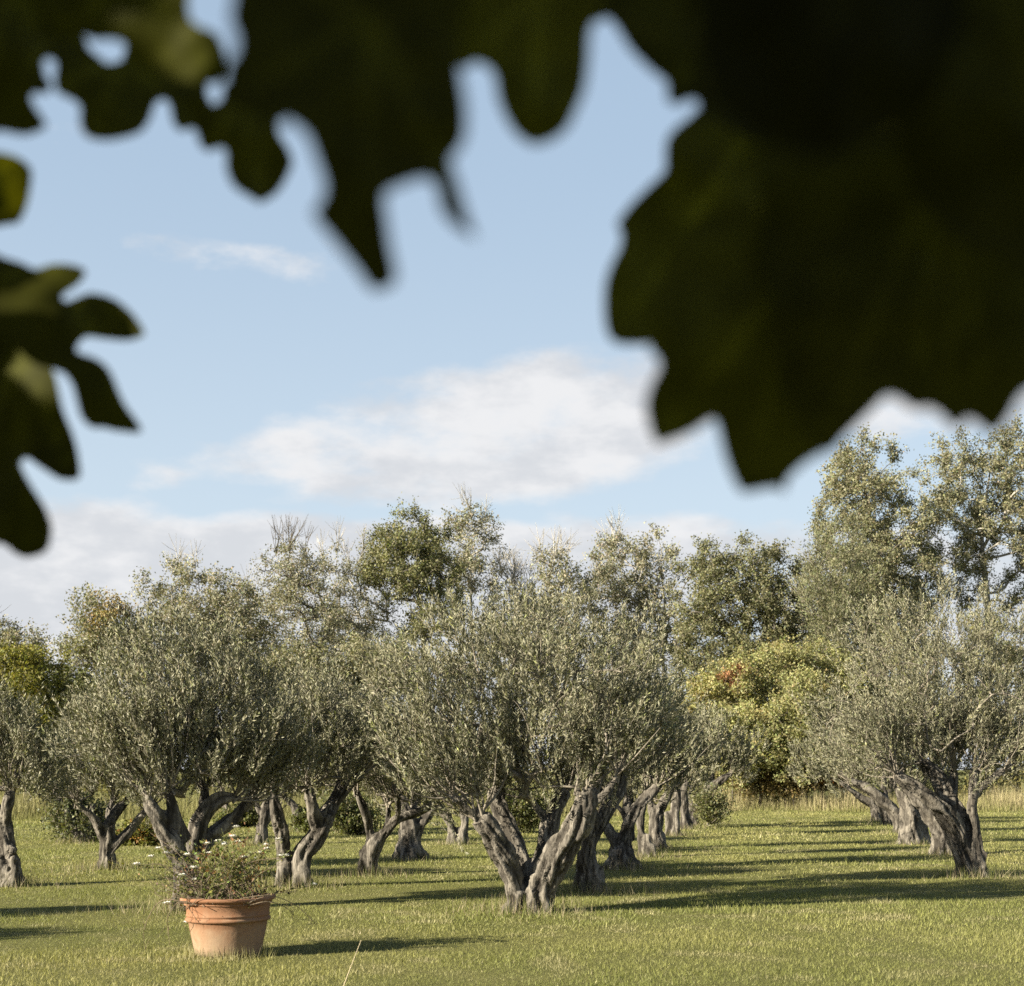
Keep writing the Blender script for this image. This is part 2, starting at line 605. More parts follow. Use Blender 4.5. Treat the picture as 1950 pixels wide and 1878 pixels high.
def olive_trunk(parent, D, base, limbs, seed, vox):
    mb = MB()
    ends = []
    axes = []
    ppm = F / D
    for k, limb in enumerate(limbs):
        q = []
        for (px, py, rp, dy) in limb:
            p = P(px, py, D)
            p[1] += dy
            p[2] = max(p[2], -0.06)
            q.append([*p, rp / ppm])
        if q[0][2] < 0.12:
            q[0][2] = 0.05
            q.insert(0, [q[0][0], q[0][1], -0.12, q[0][3] * 1.15])
        s = spline(q, 7)
        s[:, 3] = np.maximum(s[:, 3], 0.02)
        axes.append((s[:, :3], unit(np.gradient(s[:, :3], axis=0)), np.concatenate([[0], np.cumsum(np.linalg.norm(np.diff(s[:, :3], axis=0), axis=1))]), s[:, 3]))
        tube(mb, s[:, :3], s[:, 3], 18, cap=True, rough=0.13, seed=seed * 3.1 + k * 1.7)
        if s[-1, 2] > 0.95 or (k == 0):
            ends.append((s[-1, :3], unit(s[-1, :3] - s[-4, :3]), s[-1, 3]))
        if q[0][2] < 0:                                   # root toes where a stem enters the ground
            r0 = q[0][3]
            rr = np.random.RandomState(seed * 17 + k)
            for t in range(6):
                a = t / 6 * 2 * math.pi + rr.uniform(-0.4, 0.4)
                e = np.array([math.cos(a), math.sin(a), 0])
                c = np.array(q[0][:3])
                g = rr.uniform(0.9, 1.35)
                pts = spline([[*(c + e * r0 * 0.55 + [0, 0, 0.12 + 0.45 * rr.rand()]), r0 * 0.42],
                              [*(c + e * r0 * 0.85 + [0, 0, 0.18]), r0 * 0.4],
                              [*(c + e * r0 * (1.0 * g) + [0, 0, 0.08]), r0 * 0.3],
                              [*(c + e * r0 * (1.75 * g) + [0, 0, 0.0]), r0 * 0.13]], 4)
                tube(mb, pts[:, :3], pts[:, 3], 10, cap=True, rough=0.2, seed=seed + t)
    me = mb.mesh('trunk', [], parent.location)
    tmp = bpy.data.objects.new('trunk_shape', me)
    COL.objects.link(tmp)
    md = tmp.modifiers.new('remesh', 'REMESH')
    md.mode = 'VOXEL'
    md.voxel_size = vox * (1.12 if D < 23 else 1.5)
    dg = bpy.context.evaluated_depsgraph_get()
    m2 = bpy.data.meshes.new_from_object(tmp.evaluated_get(dg))
    bpy.data.objects.remove(tmp)
    bpy.data.meshes.remove(me)
    n = len(m2.vertices)
    co = np.zeros(n * 3)
    no = np.zeros(n * 3)
    m2.vertices.foreach_get('co', co)
    m2.vertices.foreach_get('normal', no)
    co, no = co.reshape(-1, 3), no.reshape(-1, 3)
    sd = seed * 7.3
    # furrows run along each limb and twist round it
    ax_p = np.concatenate([q[0] for q in axes]) - np.asarray(parent.location)
    ax_t = np.concatenate([q[1] for q in axes])
    ax_s = np.concatenate([q[2] for q in axes])
    ax_r = np.concatenate([q[3] for q in axes])
    near = np.zeros(n, np.int64)
    for i in range(0, n, 6000):
        d2 = ((co[i:i + 6000, None] - ax_p[None]) ** 2).sum(2) / ax_r[None] ** 1.2
        near[i:i + 6000] = np.argmin(d2, 1)
    t_, s_ = ax_t[near], ax_s[near] + ((co - ax_p[near]) * ax_t[near]).sum(1)
    u_ = unit(np.cross(t_, [0.2, 0.95, 0.1]))
    w_ = np.cross(t_, u_)
    rel = co - ax_p[near]
    ang = np.arctan2((rel * w_).sum(1), (rel * u_).sum(1)) + s_ * 1.1
    rr_ = np.maximum(ax_r[near], 0.07)
    q = np.stack([np.cos(ang) * rr_, np.sin(ang) * rr_, s_], 1)
    f1 = np.abs(vnoise(q * [15, 15, 2.0] + sd) - 0.5) * 2
    f2 = np.abs(vnoise(q * [30, 30, 4.5] + sd + 9) - 0.5) * 2
    f3 = vnoise(q * [6, 6, 1.6] + sd + 31) - 0.5
    f5 = vnoise(co * 16 + sd) - 0.5
    hole = np.clip(vnoise(q * [9, 9, 2.6] + sd + 77) - 0.70, 0, 1) * 2.5
    f4 = np.clip(0.2 - f1, 0, 1) / 0.2
    big = np.clip(rr_ / 0.13, 0.45, 1.15)
    dsp = ((f1 - 0.4) * 0.045 + (f2 - 0.4) * 0.022 + f3 * 0.05 + f5 * 0.014 - hole * 0.07 - f4 * 0.03) * big
    fis = np.clip(f4 * 0.9 + np.clip(0.18 - f2, 0, 1) * 2.5 + hole * 2.0, 0, 1)
    co = co + no * dsp[:, None]
    m2.vertices.foreach_set('co', co.ravel())
    m2.polygons.foreach_set('use_smooth', np.ones(len(m2.polygons), bool))
    m2.materials.clear()
    m2.materials.append(M['olive_bark'])
    at = m2.attributes.new('fissure', 'FLOAT', 'POINT')
    at.data.foreach_set('value', fis.astype(np.float32))
    m2.name = 'trunk'
    m2.update()
    o = bpy.data.objects.new('trunk', m2)
    COL.objects.link(o)
    o.parent = parent
    return ends


def olive_crown(parent, D, ends, blobs, n_leaf, seed, base_col=(0.115, 0.113, 0.066), leaf=0.058, depth=1.0, up=0.62):
    r = np.random.RandomState(seed * 13 + 3)
    ppm = F / D
    bb = []
    span = (max(b[0] + b[2] for b in blobs) - min(b[0] - b[2] for b in blobs)) / ppm
    yc = float(np.mean([e[0][1] for e in ends]))
    for (px, py, rp) in blobs:
        p = P(px, py, D)
        q = rp / ppm
        for dy in (0, r.uniform(0.08, 0.22), -r.uniform(0.08, 0.22)):
            bb.append((p[0], yc + dy * span * depth, p[2] - abs(dy) * 0.25 * span, q * 1.14, q * 0.78, q * 0.98))
    for e in ends:                                        # shoots round the top of every limb
        q = 34 / ppm + e[2] * 0.6
        bb.append((e[0][0] + e[1][0] * q * 0.5, e[0][1] + e[1][1] * q * 0.5, e[0][2] + e[1][2] * q * 0.4, q * 1.25, q * 1.25, q))
    n_leaf = int(n_leaf * (1.25 if D < 23 else 0.85))
    bmid = np.array(bb)
    n_cl = int(np.clip(n_leaf / 260, 45, 240))
    tips = sample_blobs(r, bb, n_cl, 0.55)
    starts = np.array([e[0] for e in ends])
    mb = MB()
    chains, dirs = grow(r, starts, tips, r_tip=0.0042, expo=0.5, wig=0.10, steps=4, r_max=0.045)
    for pts, rad in chains:
        s = spline(np.column_stack([pts, rad]), 2)
        tube(mb, s[:, :3], s[:, 3], 4, 1, (0.2, 0.2, 0.2))
    foot = np.mean(starts, 0) - [0, 0, 0.5]
    fan = []
    for e in ends:
        for _ in range(9):
            d = unit(e[1] * 0.75 + np.array([0, 0, 0.45]) + r.normal(0, 0.42, 3))
            ln = r.uniform(0.55, 1.25) * min(1.0, 60 / ppm * 2.4)
            a_ = e[0] + r.normal(0, 0.35, 3) * e[2]
            b_ = a_ + d * ln * 0.5 + r.normal(0, 0.05, 3)
            c_ = a_ + d * ln + np.array([0, 0, 0.12 * ln])
            q = spline(np.array([[*(a_ - d * 0.08), .015], [*b_, .010], [*c_, .004]]), 3)
            tube(mb, q[:, :3], q[:, 3] * min(1.3, max(1, e[2] / 0.09)), 5, 1, (0.2, 0.2, 0.2))
            for t_ in r.uniform(0.3, 1.0, 3):
                fan.append(np.append(a_ + (c_ - a_) * t_ + r.normal(0, 0.07, 3), 0))
    fan = np.array(fan)[:, :3]
    tips = np.vstack([tips, fan])
    dirs = np.vstack([dirs, np.tile([0, 0, 1.0], (len(fan), 1))])
    per = n_leaf / len(tips)
    n_tw = max(3, int(per / 22))
    # twigs: fine shoots that sweep outwards and upwards from each clump
    c = np.repeat(tips, n_tw, 0)
    nt_ = len(c)
    rcl = (np.prod(bmid[:, 3:], 1).sum() / 3 / len(tips)) ** (1 / 3) * 0.95
    o = c + rand_dir(r, nt_) * (r.rand(nt_, 1) ** 0.5) * rcl
    out = unit(c - foot)
    d = unit(out * 0.75 + np.array([0, 0, up]) + np.repeat(dirs, n_tw, 0) * 0.35 + r.normal(0, 0.36, (nt_, 3)))
    ln = r.uniform(0.2, 0.46, nt_) * (1 + (r.rand(nt_) < 0.06) * 0.6)
    # twig stems of the pale bark
    sd = unit(np.cross(d, rand_dir(r, nt_)))
    tv = np.stack([o - sd * 0.002, o + sd * 0.002, o + d * ln[:, None]], 1).reshape(-1, 3)
    mb.add(tv, np.arange(nt_ * 3).reshape(-1, 3), 1, (0.2, 0.2, 0.2))
    nl = int(per / n_tw)
    tt = np.tile(np.linspace(0.05, 1.0, nl), nt_)
    O = np.repeat(o, nl, 0) + np.repeat(d * ln[:, None], nl, 0) * tt[:, None]
    Dd = np.repeat(d, nl, 0)
    n = len(O)
    ax = unit(Dd * 0.75 + unit(np.cross(Dd, rand_dir(r, n))) * 0.62)
    nr = unit(rand_dir(r, n) + np.array([0, 0, 0.55]))
    L = r.uniform(0.75, 1.2, n) * leaf
    clump = np.repeat(np.exp(r.normal(0, 0.10, len(tips))), n_tw * nl)[:, None]
    col = shades(r, n, base_col, 0.30, 0.05) * clump
    young = (np.repeat(r.rand(nt_), nl) < 0.14)
    col[young] = col[young] * [1.15, 1.2, 0.85]
    leaf_quads(mb, O, ax, nr, L, L * (0.27 if D < 23 else 0.36), col, tri=D >= 23)
    return mb.build('crown', [M['olive_leaf'], M['twig_bark']], parent, kind='stuff')


def olive(label, base, limbs, blobs, n_leaf, seed, vox=0.022, D=None, **kw):
    D = D or dist_of(base[1])
    p = P(base[0], HY, D)
    t = thing('olive_tree', label, 'olive tree', (p[0], D, 0), OLIVES)
    bpy.context.view_layer.update()
    ends = olive_trunk(t, D, base, limbs, seed, vox)
    olive_crown(t, D, ends, blobs, n_leaf, seed, **kw)
    return t


T = {}
T['main'] = olive('big front olive tree, its gnarled trunk split into a wide V of limbs', (1002, 1737), [
    [(978, 1737, 17, 0), (979, 1702, 17, 0), (976, 1667, 22, -.05), (958, 1623, 22, -.15), (936, 1588, 21, -.25), (916, 1556, 20, -.3)],
    [(1004, 1690, 14, .1), (1000, 1650, 13, .2), (983, 1606, 15, .35), (962, 1567, 17, .5), (944, 1528, 18, .6), (950, 1502, 14, .65)],
    [(1012, 1690, 13, .1), (1029, 1637, 15, .25), (1044, 1588, 18, .4), (1058, 1544, 17, .5), (1076, 1508, 15, .6)],
    [(1036, 1733, 18, 0), (1034, 1702, 24, 0), (1044, 1667, 29, -.05), (1067, 1620, 28, -.15), (1092, 1579, 27, -.25), (1110, 1535, 24, -.3), (1114, 1500, 20, -.3)],
    [(1004, 1740, 24, 0), (1006, 1712, 22, 0), (1010, 1690, 14, 0)],
    [(1040, 1565, 8, .45), (1026, 1542, 8, .5), (1012, 1525, 6, .5)],
    [(1112, 1540, 9, -.3), (1132, 1526, 9, -.35), (1154, 1503, 7, -.4), (1173, 1476, 5, -.4)],
    [(914, 1556, 8, -.3), (895, 1540, 7, -.35), (868, 1515, 5, -.4)]],
    [(900, 1235, 80), (890, 1180, 40), (800, 1330, 115), (960, 1320, 135), (1110, 1290, 135), (1030, 1440, 95), (850, 1425, 85), (1180, 1400, 85), (1010, 1250, 105),
     (1120, 1240, 70), (760, 1290, 60), (1215, 1330, 60)], 60000, 1, 0.02)
T['beside'] = olive('two-stemmed olive tree standing behind the terracotta pot, right stem forked again', (560, 1690), [
    [(543, 1687, 14, 0), (538, 1630, 13, 0), (536, 1583, 14, -.1), (529, 1536, 13, -.2), (527, 1498, 10, -.2)],
    [(572, 1688, 19, 0), (578, 1630, 20, 0), (600, 1595, 20, .05), (616, 1562, 20, .1), (633, 1529, 16, .2), (656, 1498, 14, .3), (682, 1474, 11, .3)],
    [(606, 1585, 14, .05), (598, 1540, 13, -.1), (590, 1500, 11, -.2)],
    [(625, 1550, 12, .1), (634, 1520, 11, .4), (636, 1490, 9, .6)]],
    [(560, 1420, 85), (640, 1400, 85), (600, 1345, 75), (520, 1440, 60), (690, 1420, 55), (610, 1460, 60)], 36000, 2, depth=0.6)
T['behind_pot'] = olive('broad olive tree whose trunk stands hidden behind the flowering rose bush', (340, 1718), [
    [(345, 1736, 20, 0), (348, 1670, 20, 0), (338, 1619, 20, -.1), (317, 1571, 18, -.2), (303, 1540, 14, -.3), (290, 1515, 10, -.3)],
    [(358, 1732, 16, .1), (359, 1623, 16, .2), (366, 1583, 18, .25), (380, 1548, 18, .3), (406, 1524, 15, .35), (437, 1518, 9, .4)],
    [(352, 1600, 14, 0), (340, 1562, 12, -.1), (333, 1536, 11, -.15), (328, 1508, 9, -.2)],
    [(362, 1640, 15, .2), (392, 1592, 16, .4), (425, 1562, 15, .55), (458, 1528, 12, .6)],
    [(362, 1585, 12, .3), (370, 1540, 12, .5), (368, 1500, 9, .6)]],
    [(330, 1390, 125), (220, 1350, 85), (440, 1390, 100), (300, 1280, 90), (420, 1290, 85), (180, 1400, 60), (500, 1420, 60), (360, 1470, 60), (250, 1440, 70)],
    60000, 3, 0.021, D=17.2, depth=0.55)
T['edge'] = olive('knotted thick-trunked olive tree cut off by the edge of the picture', (15, 1687), [
    [(14, 1688, 24, 0), (15, 1650, 21, 0), (14, 1605, 17, 0), (8, 1570, 14, 0), (18, 1535, 12, -.1), (26, 1505, 9, -.1)],
    [(10, 1590, 14, 0), (-10, 1555, 13, .2), (-40, 1515, 10, .3)],
    [(26, 1622, 12, -.1), (32, 1612, 9, -.1)],
    [(30, 1680, 12, -.2), (36, 1662, 10, -.2)]],
    [(10, 1450, 65), (-60, 1420, 80), (65, 1470, 48), (-20, 1390, 60), (-110, 1440, 70), (30, 1400, 45), (80, 1510, 32)], 30000, 4, 0.022)
T['small'] = olive('small olive tree with a straight trunk and three spread limbs', (204, 1656), [
    [(204, 1656, 16, 0), (204, 1622, 14, 0), (206, 1597, 15, 0), (209, 1569, 12, 0), (220, 1548, 11, .1), (235, 1526, 9, .2), (243, 1510, 7, .2)],
    [(203, 1600, 11, 0), (193, 1575, 10, -.1), (180, 1552, 7, -.2), (158, 1530, 5, -.3)],
    [(212, 1622, 9, 0), (224, 1607, 9, 0), (246, 1580, 9, .1), (274, 1546, 7, .1)],
    [(206, 1575, 10, .1), (200, 1545, 8, .3), (205, 1515, 6, .4)]],
    [(140, 1465, 58), (215, 1450, 60), (255, 1480, 42), (105, 1475, 35), (180, 1430, 48), (230, 1500, 35), (160, 1505, 30)], 30000, 5, 0.022)
T['forked'] = olive('slim olive tree with a swollen knot below its fork and a long level limb', (701, 1667), [
    [(701, 1667, 17, 0), (706, 1636, 15, 0), (711, 1611, 17, 0), (726, 1592, 12, 0), (746, 1570, 11, 0), (772, 1555, 10, .05), (802, 1544, 9, .1), (826, 1530, 7, .1)],
    [(706, 1608, 11, 0), (703, 1590, 9, 0), (701, 1562, 9, -.1), (691, 1532, 8, -.2), (680, 1503, 6, -.2)],
    [(732, 1585, 7, 0), (736, 1562, 6, .2), (737, 1535, 5, .3)],
    [(752, 1566, 6, 0), (760, 1540, 6, -.2), (757, 1515, 5, -.3)]],
    [(740, 1455, 60), (800, 1465, 60), (705, 1445, 50), (850, 1480, 40), (770, 1420, 50), (660, 1470, 30)], 28000, 6, 0.022)
T['stout'] = olive('stout short olive trunk with a broad buttressed foot', (782, 1637), [
    [(782, 1637, 27, 0), (780, 1614, 23, 0), (780, 1587, 20, 0), (779, 1565, 18, 0), (772, 1540, 12, 0), (765, 1515, 9, 0)],
    [(792, 1590, 12, 0), (806, 1565, 10, 0), (820, 1542, 9, .1), (827, 1518, 7, .1)],
    [(780, 1560, 10, .1), (790, 1530, 9, .3), (792, 1508, 7, .4)]],
    [(775, 1455, 55), (830, 1450, 50), (730, 1450, 45), (790, 1405, 50)], 20000, 7, 0.025, leaf=0.066)
T['deep'] = olive('far olive tree with two stems parting at the ground in a narrow V', (871, 1608), [
    [(864, 1608, 10, 0), (862, 1590, 10, 0), (854, 1562, 9, 0), (838, 1537, 8, 0), (825, 1515, 6, 0)],
    [(880, 1608, 10, 0), (879, 1592, 10, 0), (885, 1568, 9, 0), (882, 1535, 9, .1), (890, 1512, 7, .1)]],
    [(855, 1470, 45), (900, 1460, 50), (820, 1470, 40), (870, 1420, 50), (930, 1440, 40)], 18000, 8, 0.028, leaf=0.07)
T['second'] = olive('olive tree with one bent dark trunk leaning away just behind the big forked one', (1121, 1697), [
    [(1122, 1697, 22, 0), (1115, 1651, 21, 0), (1119, 1615, 18, 0), (1128, 1587, 18, 0), (1147, 1559, 18, .05), (1163, 1533, 15, .1), (1180, 1504, 12, .15), (1189, 1476, 9, .2)],
    [(1134, 1575, 10, 0), (1132, 1552, 8, -.1), (1127, 1535, 6, -.1)],
    [(1158, 1545, 10, .1), (1150, 1515, 9, .4), (1140, 1488, 7, .5)],
    [(1140, 1696, 12, -.1), (1132, 1665, 10, -.1), (1130, 1630, 8, 0)]],
    [(1205, 1400, 75), (1150, 1360, 75), (1225, 1345, 55), (1170, 1440, 50), (1120, 1420, 60)], 30000, 9)
T['third'] = olive('olive tree with a very wide dark foot and a pale limb arching over it', (1189, 1655), [
    [(1189, 1655, 26, 0), (1189, 1626, 22, 0), (1190, 1596, 14, 0), (1200, 1559, 13, -.1), (1213, 1537, 13, -.1), (1237, 1513, 11, 0), (1252, 1496, 8, 0)],
    [(1180, 1625, 12, 0), (1171, 1607, 10, 0), (1160, 1583, 10, 0), (1151, 1566, 7, 0)],
    [(1198, 1600, 12, .1), (1197, 1540, 10, .2), (1203, 1504, 9, .3)],
    [(1193, 1560, 6, .1), (1184, 1544, 5, .1), (1170, 1528, 4, .1)]],
    [(1245, 1420, 55), (1190, 1410, 60), (1260, 1450, 40), (1220, 1365, 50)], 24000, 10, leaf=0.062)
T['fourth'] = olive('slender olive trunk with a toe-like root, half hidden in the middle row', (1230, 1632), [
    [(1230, 1632, 11, 0), (1222, 1596, 9, 0), (1219, 1559, 9, 0), (1226, 1528, 8, 0), (1232, 1505, 6, 0)],
    [(1238, 1632, 8, -.1), (1232, 1615, 8, -.1), (1224, 1596, 6, 0)]],
    [(1240, 1440, 45), (1275, 1420, 45), (1230, 1395, 45)], 14000, 11, 0.026, leaf=0.068)
T['fifth'] = olive('olive trunk with ivy tufts leaning over beside the mown avenue', (1252, 1616), [
    [(1254, 1616, 14, 0), (1248, 1587, 13, 0), (1254, 1550, 12, 0), (1267, 1522, 11, 0), (1282, 1498, 8, 0)],
    [(1246, 1600, 8, 0), (1240, 1552, 7, 0), (1238, 1520, 6, 0)]],
    [(1285, 1430, 45), (1250, 1410, 45), (1310, 1440, 35), (1290, 1380, 45)], 16000, 12, 0.028, leaf=0.072)
T['sixth'] = olive('upright dark olive trunk with a pale side stem in the middle row', (1285, 1592), [
    [(1286, 1592, 10, 0), (1285, 1559, 9, 0), (1287, 1522, 9, 0), (1291, 1495, 7, 0)],
    [(1274, 1592, 7, 0), (1272, 1566, 6, 0), (1268, 1545, 5, 0)]],
    [(1310, 1430, 42), (1280, 1410, 42), (1330, 1400, 38)], 13000, 13, 0.03, leaf=0.08)
T['seventh'] = olive('thin far olive trunk next to the last leaning one of the middle row', (1307, 1579), [
    [(1308, 1579, 11, 0), (1304, 1541, 9, 0), (1302, 1504, 8, 0), (1310, 1485, 6, 0)]],
    [(1320, 1430, 40), (1345, 1400, 38), (1300, 1400, 36)], 12000, 14, 0.032, leaf=0.085)
T['eighth'] = olive('last olive tree of the middle row, its limb stretched out low over the avenue', (1322, 1573), [
    [(1322, 1573, 9, 0), (1318, 1550, 9, 0), (1333, 1526, 9, 0), (1352, 1504, 9, 0), (1374, 1485, 8, 0), (1391, 1473, 5, 0)],
    [(1340, 1518, 7, .1), (1352, 1495, 8, .2), (1357, 1474, 6, .2)],
    [(1318, 1548, 6, .1), (1316, 1515, 6, .2), (1325, 1490, 5, .2)]],
    [(1350, 1425, 45), (1390, 1430, 32), (1325, 1400, 42), (1365, 1390, 35), (1400, 1455, 20)], 18000, 15, 0.032, leaf=0.085)
T['right'] = olive('great leaning olive tree heading the second row, its limbs spread flat', (1848, 1670), [
    [(1836, 1668, 16, 0), (1833, 1640, 16, 0), (1824, 1604, 18, 0), (1808, 1563, 20, -.05), (1774, 1528, 18, -.15), (1737, 1498, 14, -.2), (1700, 1476, 10, -.2)],
    [(1845, 1660, 14, .1), (1838, 1574, 16, .15), (1813, 1522, 20, .3), (1802, 1481, 18, .4), (1775, 1450, 11, .5)],
    [(1862, 1668, 15, 0), (1858, 1594, 13, 0), (1850, 1543, 13, 0), (1855, 1502, 12, 0), (1858, 1462, 9, 0)],
    [(1852, 1520, 8, 0), (1866, 1506, 9, 0), (1888, 1481, 8, -.1), (1910, 1466, 5, -.1)],
    [(1870, 1672, 8, -.1), (1880, 1675, 5, -.15)],
    [(1812, 1540, 12, .1), (1830, 1500, 11, .4), (1838, 1465, 8, .6)]],
    [(1700, 1340, 120), (1830, 1310, 140), (1610, 1395, 80), (1935, 1340, 100), (1760, 1210, 95), (1680, 1435, 50), (1830, 1425, 55), (1910, 1230, 90), (1560, 1380, 40),
     (1900, 1420, 55), (1690, 1220, 70)], 62000, 16, 0.021)
T['right2'] = olive('pale olive trunk close behind the great leaning one in the second row', (1798, 1628), [
    [(1796, 1628, 20, 0), (1788, 1574, 20, 0), (1765, 1543, 16, 0), (1735, 1508, 12, 0), (1712, 1480, 9, 0)],
    [(1790, 1570, 12, .1), (1795, 1520, 11, .2), (1800, 1480, 8, .3)]],
    [(1720, 1400, 65), (1790, 1380, 75), (1650, 1420, 50), (1850, 1400, 60), (1760, 1310, 70)], 22000, 17, 0.026, leaf=0.068)
T['right3'] = olive('broad pale olive trunk with one side in deep shade, third of the second row', (1741, 1608), [
    [(1736, 1608, 20, 0), (1735, 1553, 21, 0), (1724, 1518, 18, 0), (1710, 1487, 13, 0), (1695, 1468, 9, 0)],
    [(1766, 1606, 10, .1), (1760, 1560, 11, .1), (1748, 1520, 9, .1)]],
    [(1690, 1410, 55), (1750, 1400, 60), (1640, 1430, 40), (1720, 1340, 60)], 18000, 18, 0.028, leaf=0.075)
T['right4'] = olive('dark olive trunk bent low so that its limb hangs over the avenue', (1710, 1587), [
    [(1713, 1587, 11, 0), (1706, 1553, 13, 0), (1681, 1528, 12, 0), (1652, 1502, 10, 0), (1616, 1485, 7, 0)],
    [(1690, 1535, 8, .1), (1685, 1500, 7, .1), (1690, 1475, 6, .1)]],
    [(1650, 1410, 50), (1600, 1430, 40), (1700, 1390, 50)], 15000, 19, 0.03, leaf=0.085)
T['right5'] = olive('pale slanting olive trunk, next to last of the second row', (1690, 1571), [
    [(1691, 1571, 10, 0), (1684, 1545, 10, 0), (1664, 1514, 8, 0), (1634, 1496, 6, 0)]],
    [(1640, 1420, 45), (1680, 1390, 45), (1600, 1410, 40)], 12000, 20, 0.032, leaf=0.09)
T['right6'] = olive('last olive tree of the second row, a thin limb reaching over the dry grass', (1671, 1564), [
    [(1671, 1564, 11, 0), (1661, 1532, 9, 0), (1632, 1514, 7, 0), (1601, 1490, 5, 0), (1568, 1468, 3, 0)]],
    [(1590, 1410, 40), (1640, 1390, 45), (1560, 1420, 30), (1620, 1430, 35)], 12000, 21, 0.034, leaf=0.095)
T['far_right'] = olive('distant olive tree with a leaning trunk seen past the great leaning one', (1893, 1524), [
    [(1893, 1524, 6, 0), (1892, 1500, 6, 0), (1886, 1480, 5, 0)]],
    [(1880, 1430, 32), (1910, 1420, 32), (1890, 1390, 32)], 7000, 22, 0.045, D=70, leaf=0.13)
T['far_right2'] = olive('distant upright olive tree at the right edge of the picture', (1938, 1524), [
    [(1938, 1524, 9, 0), (1936, 1495, 8, 0), (1934, 1470, 6, 0)]],
    [(1930, 1430, 32), (1960, 1420, 32), (1940, 1390, 32)], 7000, 23, 0.045, D=70, leaf=0.13)
T['left_far'] = olive('olive tree with a dark slanting stem rising out of a thicket of suckers', (150, 1605), [
    [(151, 1605, 9, 0), (141, 1575, 8, 0), (132, 1552, 7, 0), (114, 1521, 6, 0), (105, 1500, 5, 0)],
    [(168, 1604, 8, .1), (170, 1570, 7, .1), (175, 1530, 5, .1)]],
    [(120, 1440, 45), (160, 1430, 45), (90, 1450, 35), (190, 1440, 35)], 14000, 24, 0.03, leaf=0.075)
T['mid_left'] = olive('olive tree with a forked ribbed trunk in the gap behind the two-stemmed one', (497, 1609), [
    [(496, 1609, 11, 0), (500, 1572, 11, 0), (507, 1535, 8, 0), (511, 1508, 6, 0)],
    [(500, 1572, 7, 0), (494, 1550, 6, 0), (483, 1518, 6, 0)],
    [(504, 1572, 7, 0), (517, 1552, 6, .1), (528, 1530, 5, .1)]],
    [(480, 1450, 45), (530, 1440, 45), (500, 1405, 45), (450, 1450, 35)], 14000, 25, 0.03, leaf=0.075)
T['mid_left2'] = olive('thin curved far olive stem seen between the two stems of a nearer tree', (575, 1585), [
    [(575, 1585, 9, 0), (568, 1560, 8, 0), (560, 1536, 8, 0), (542, 1518, 6, 0)]],
    [(560, 1460, 40), (600, 1450, 40), (530, 1460, 35)], 10000, 26, 0.034, leaf=0.085)
T['mid_left3'] = olive('dark far olive tree with a low limb beside the broad olive', (440, 1573), [
    [(432, 1575, 10, 0), (445, 1555, 10, 0), (462, 1548, 8, 0), (485, 1535, 6, 0)],
    [(436, 1565, 8, 0), (430, 1535, 7, 0), (425, 1510, 5, 0)]],
    [(430, 1470, 40), (470, 1470, 40), (400, 1470, 35)], 10000, 27, 0.034, leaf=0.09)
T['mid4'] = olive('dark shaded olive tree beyond the slim one with the knot', (661, 1585), [
    [(660, 1585, 10, 0), (662, 1555, 9, 0), (655, 1525, 8, 0), (650, 1500, 6, 0)]],
    [(650, 1460, 40), (690, 1455, 40), (620, 1455, 35)], 10000, 28, 0.034, leaf=0.085)


def copy_tree(src, x, y, rz, s, label):
    """a copy of a tree with copies of its parts"""
    c = src.copy()
    COL.objects.link(c)
    c.location = (x, y, 0)
    c.rotation_euler = (0, 0, rz)
    c.scale = (s, s, s)
    c['label'] = label
    for ch in list(src.children):
        d = ch.copy()
        COL.objects.link(d)
        d.parent = c
    return c


for x, y, rz, s, k, OFF in ((-8.9, 15.05, 0.6, 0.60, 'behind_pot', 'low bushy olive tree beyond the picture edge, beside the knotted thick-trunked olive'), (-8.6, 12.8, 2.1, 0.56, 'behind_pot', 'low bushy olive tree outside the picture, nearest the camera on the sunny side')):
    copy_tree(T[k], x, y, rz, s, OFF)


# ---- the belt of wild trees beyond the grove
BELT = 'wild trees beyond the grove'


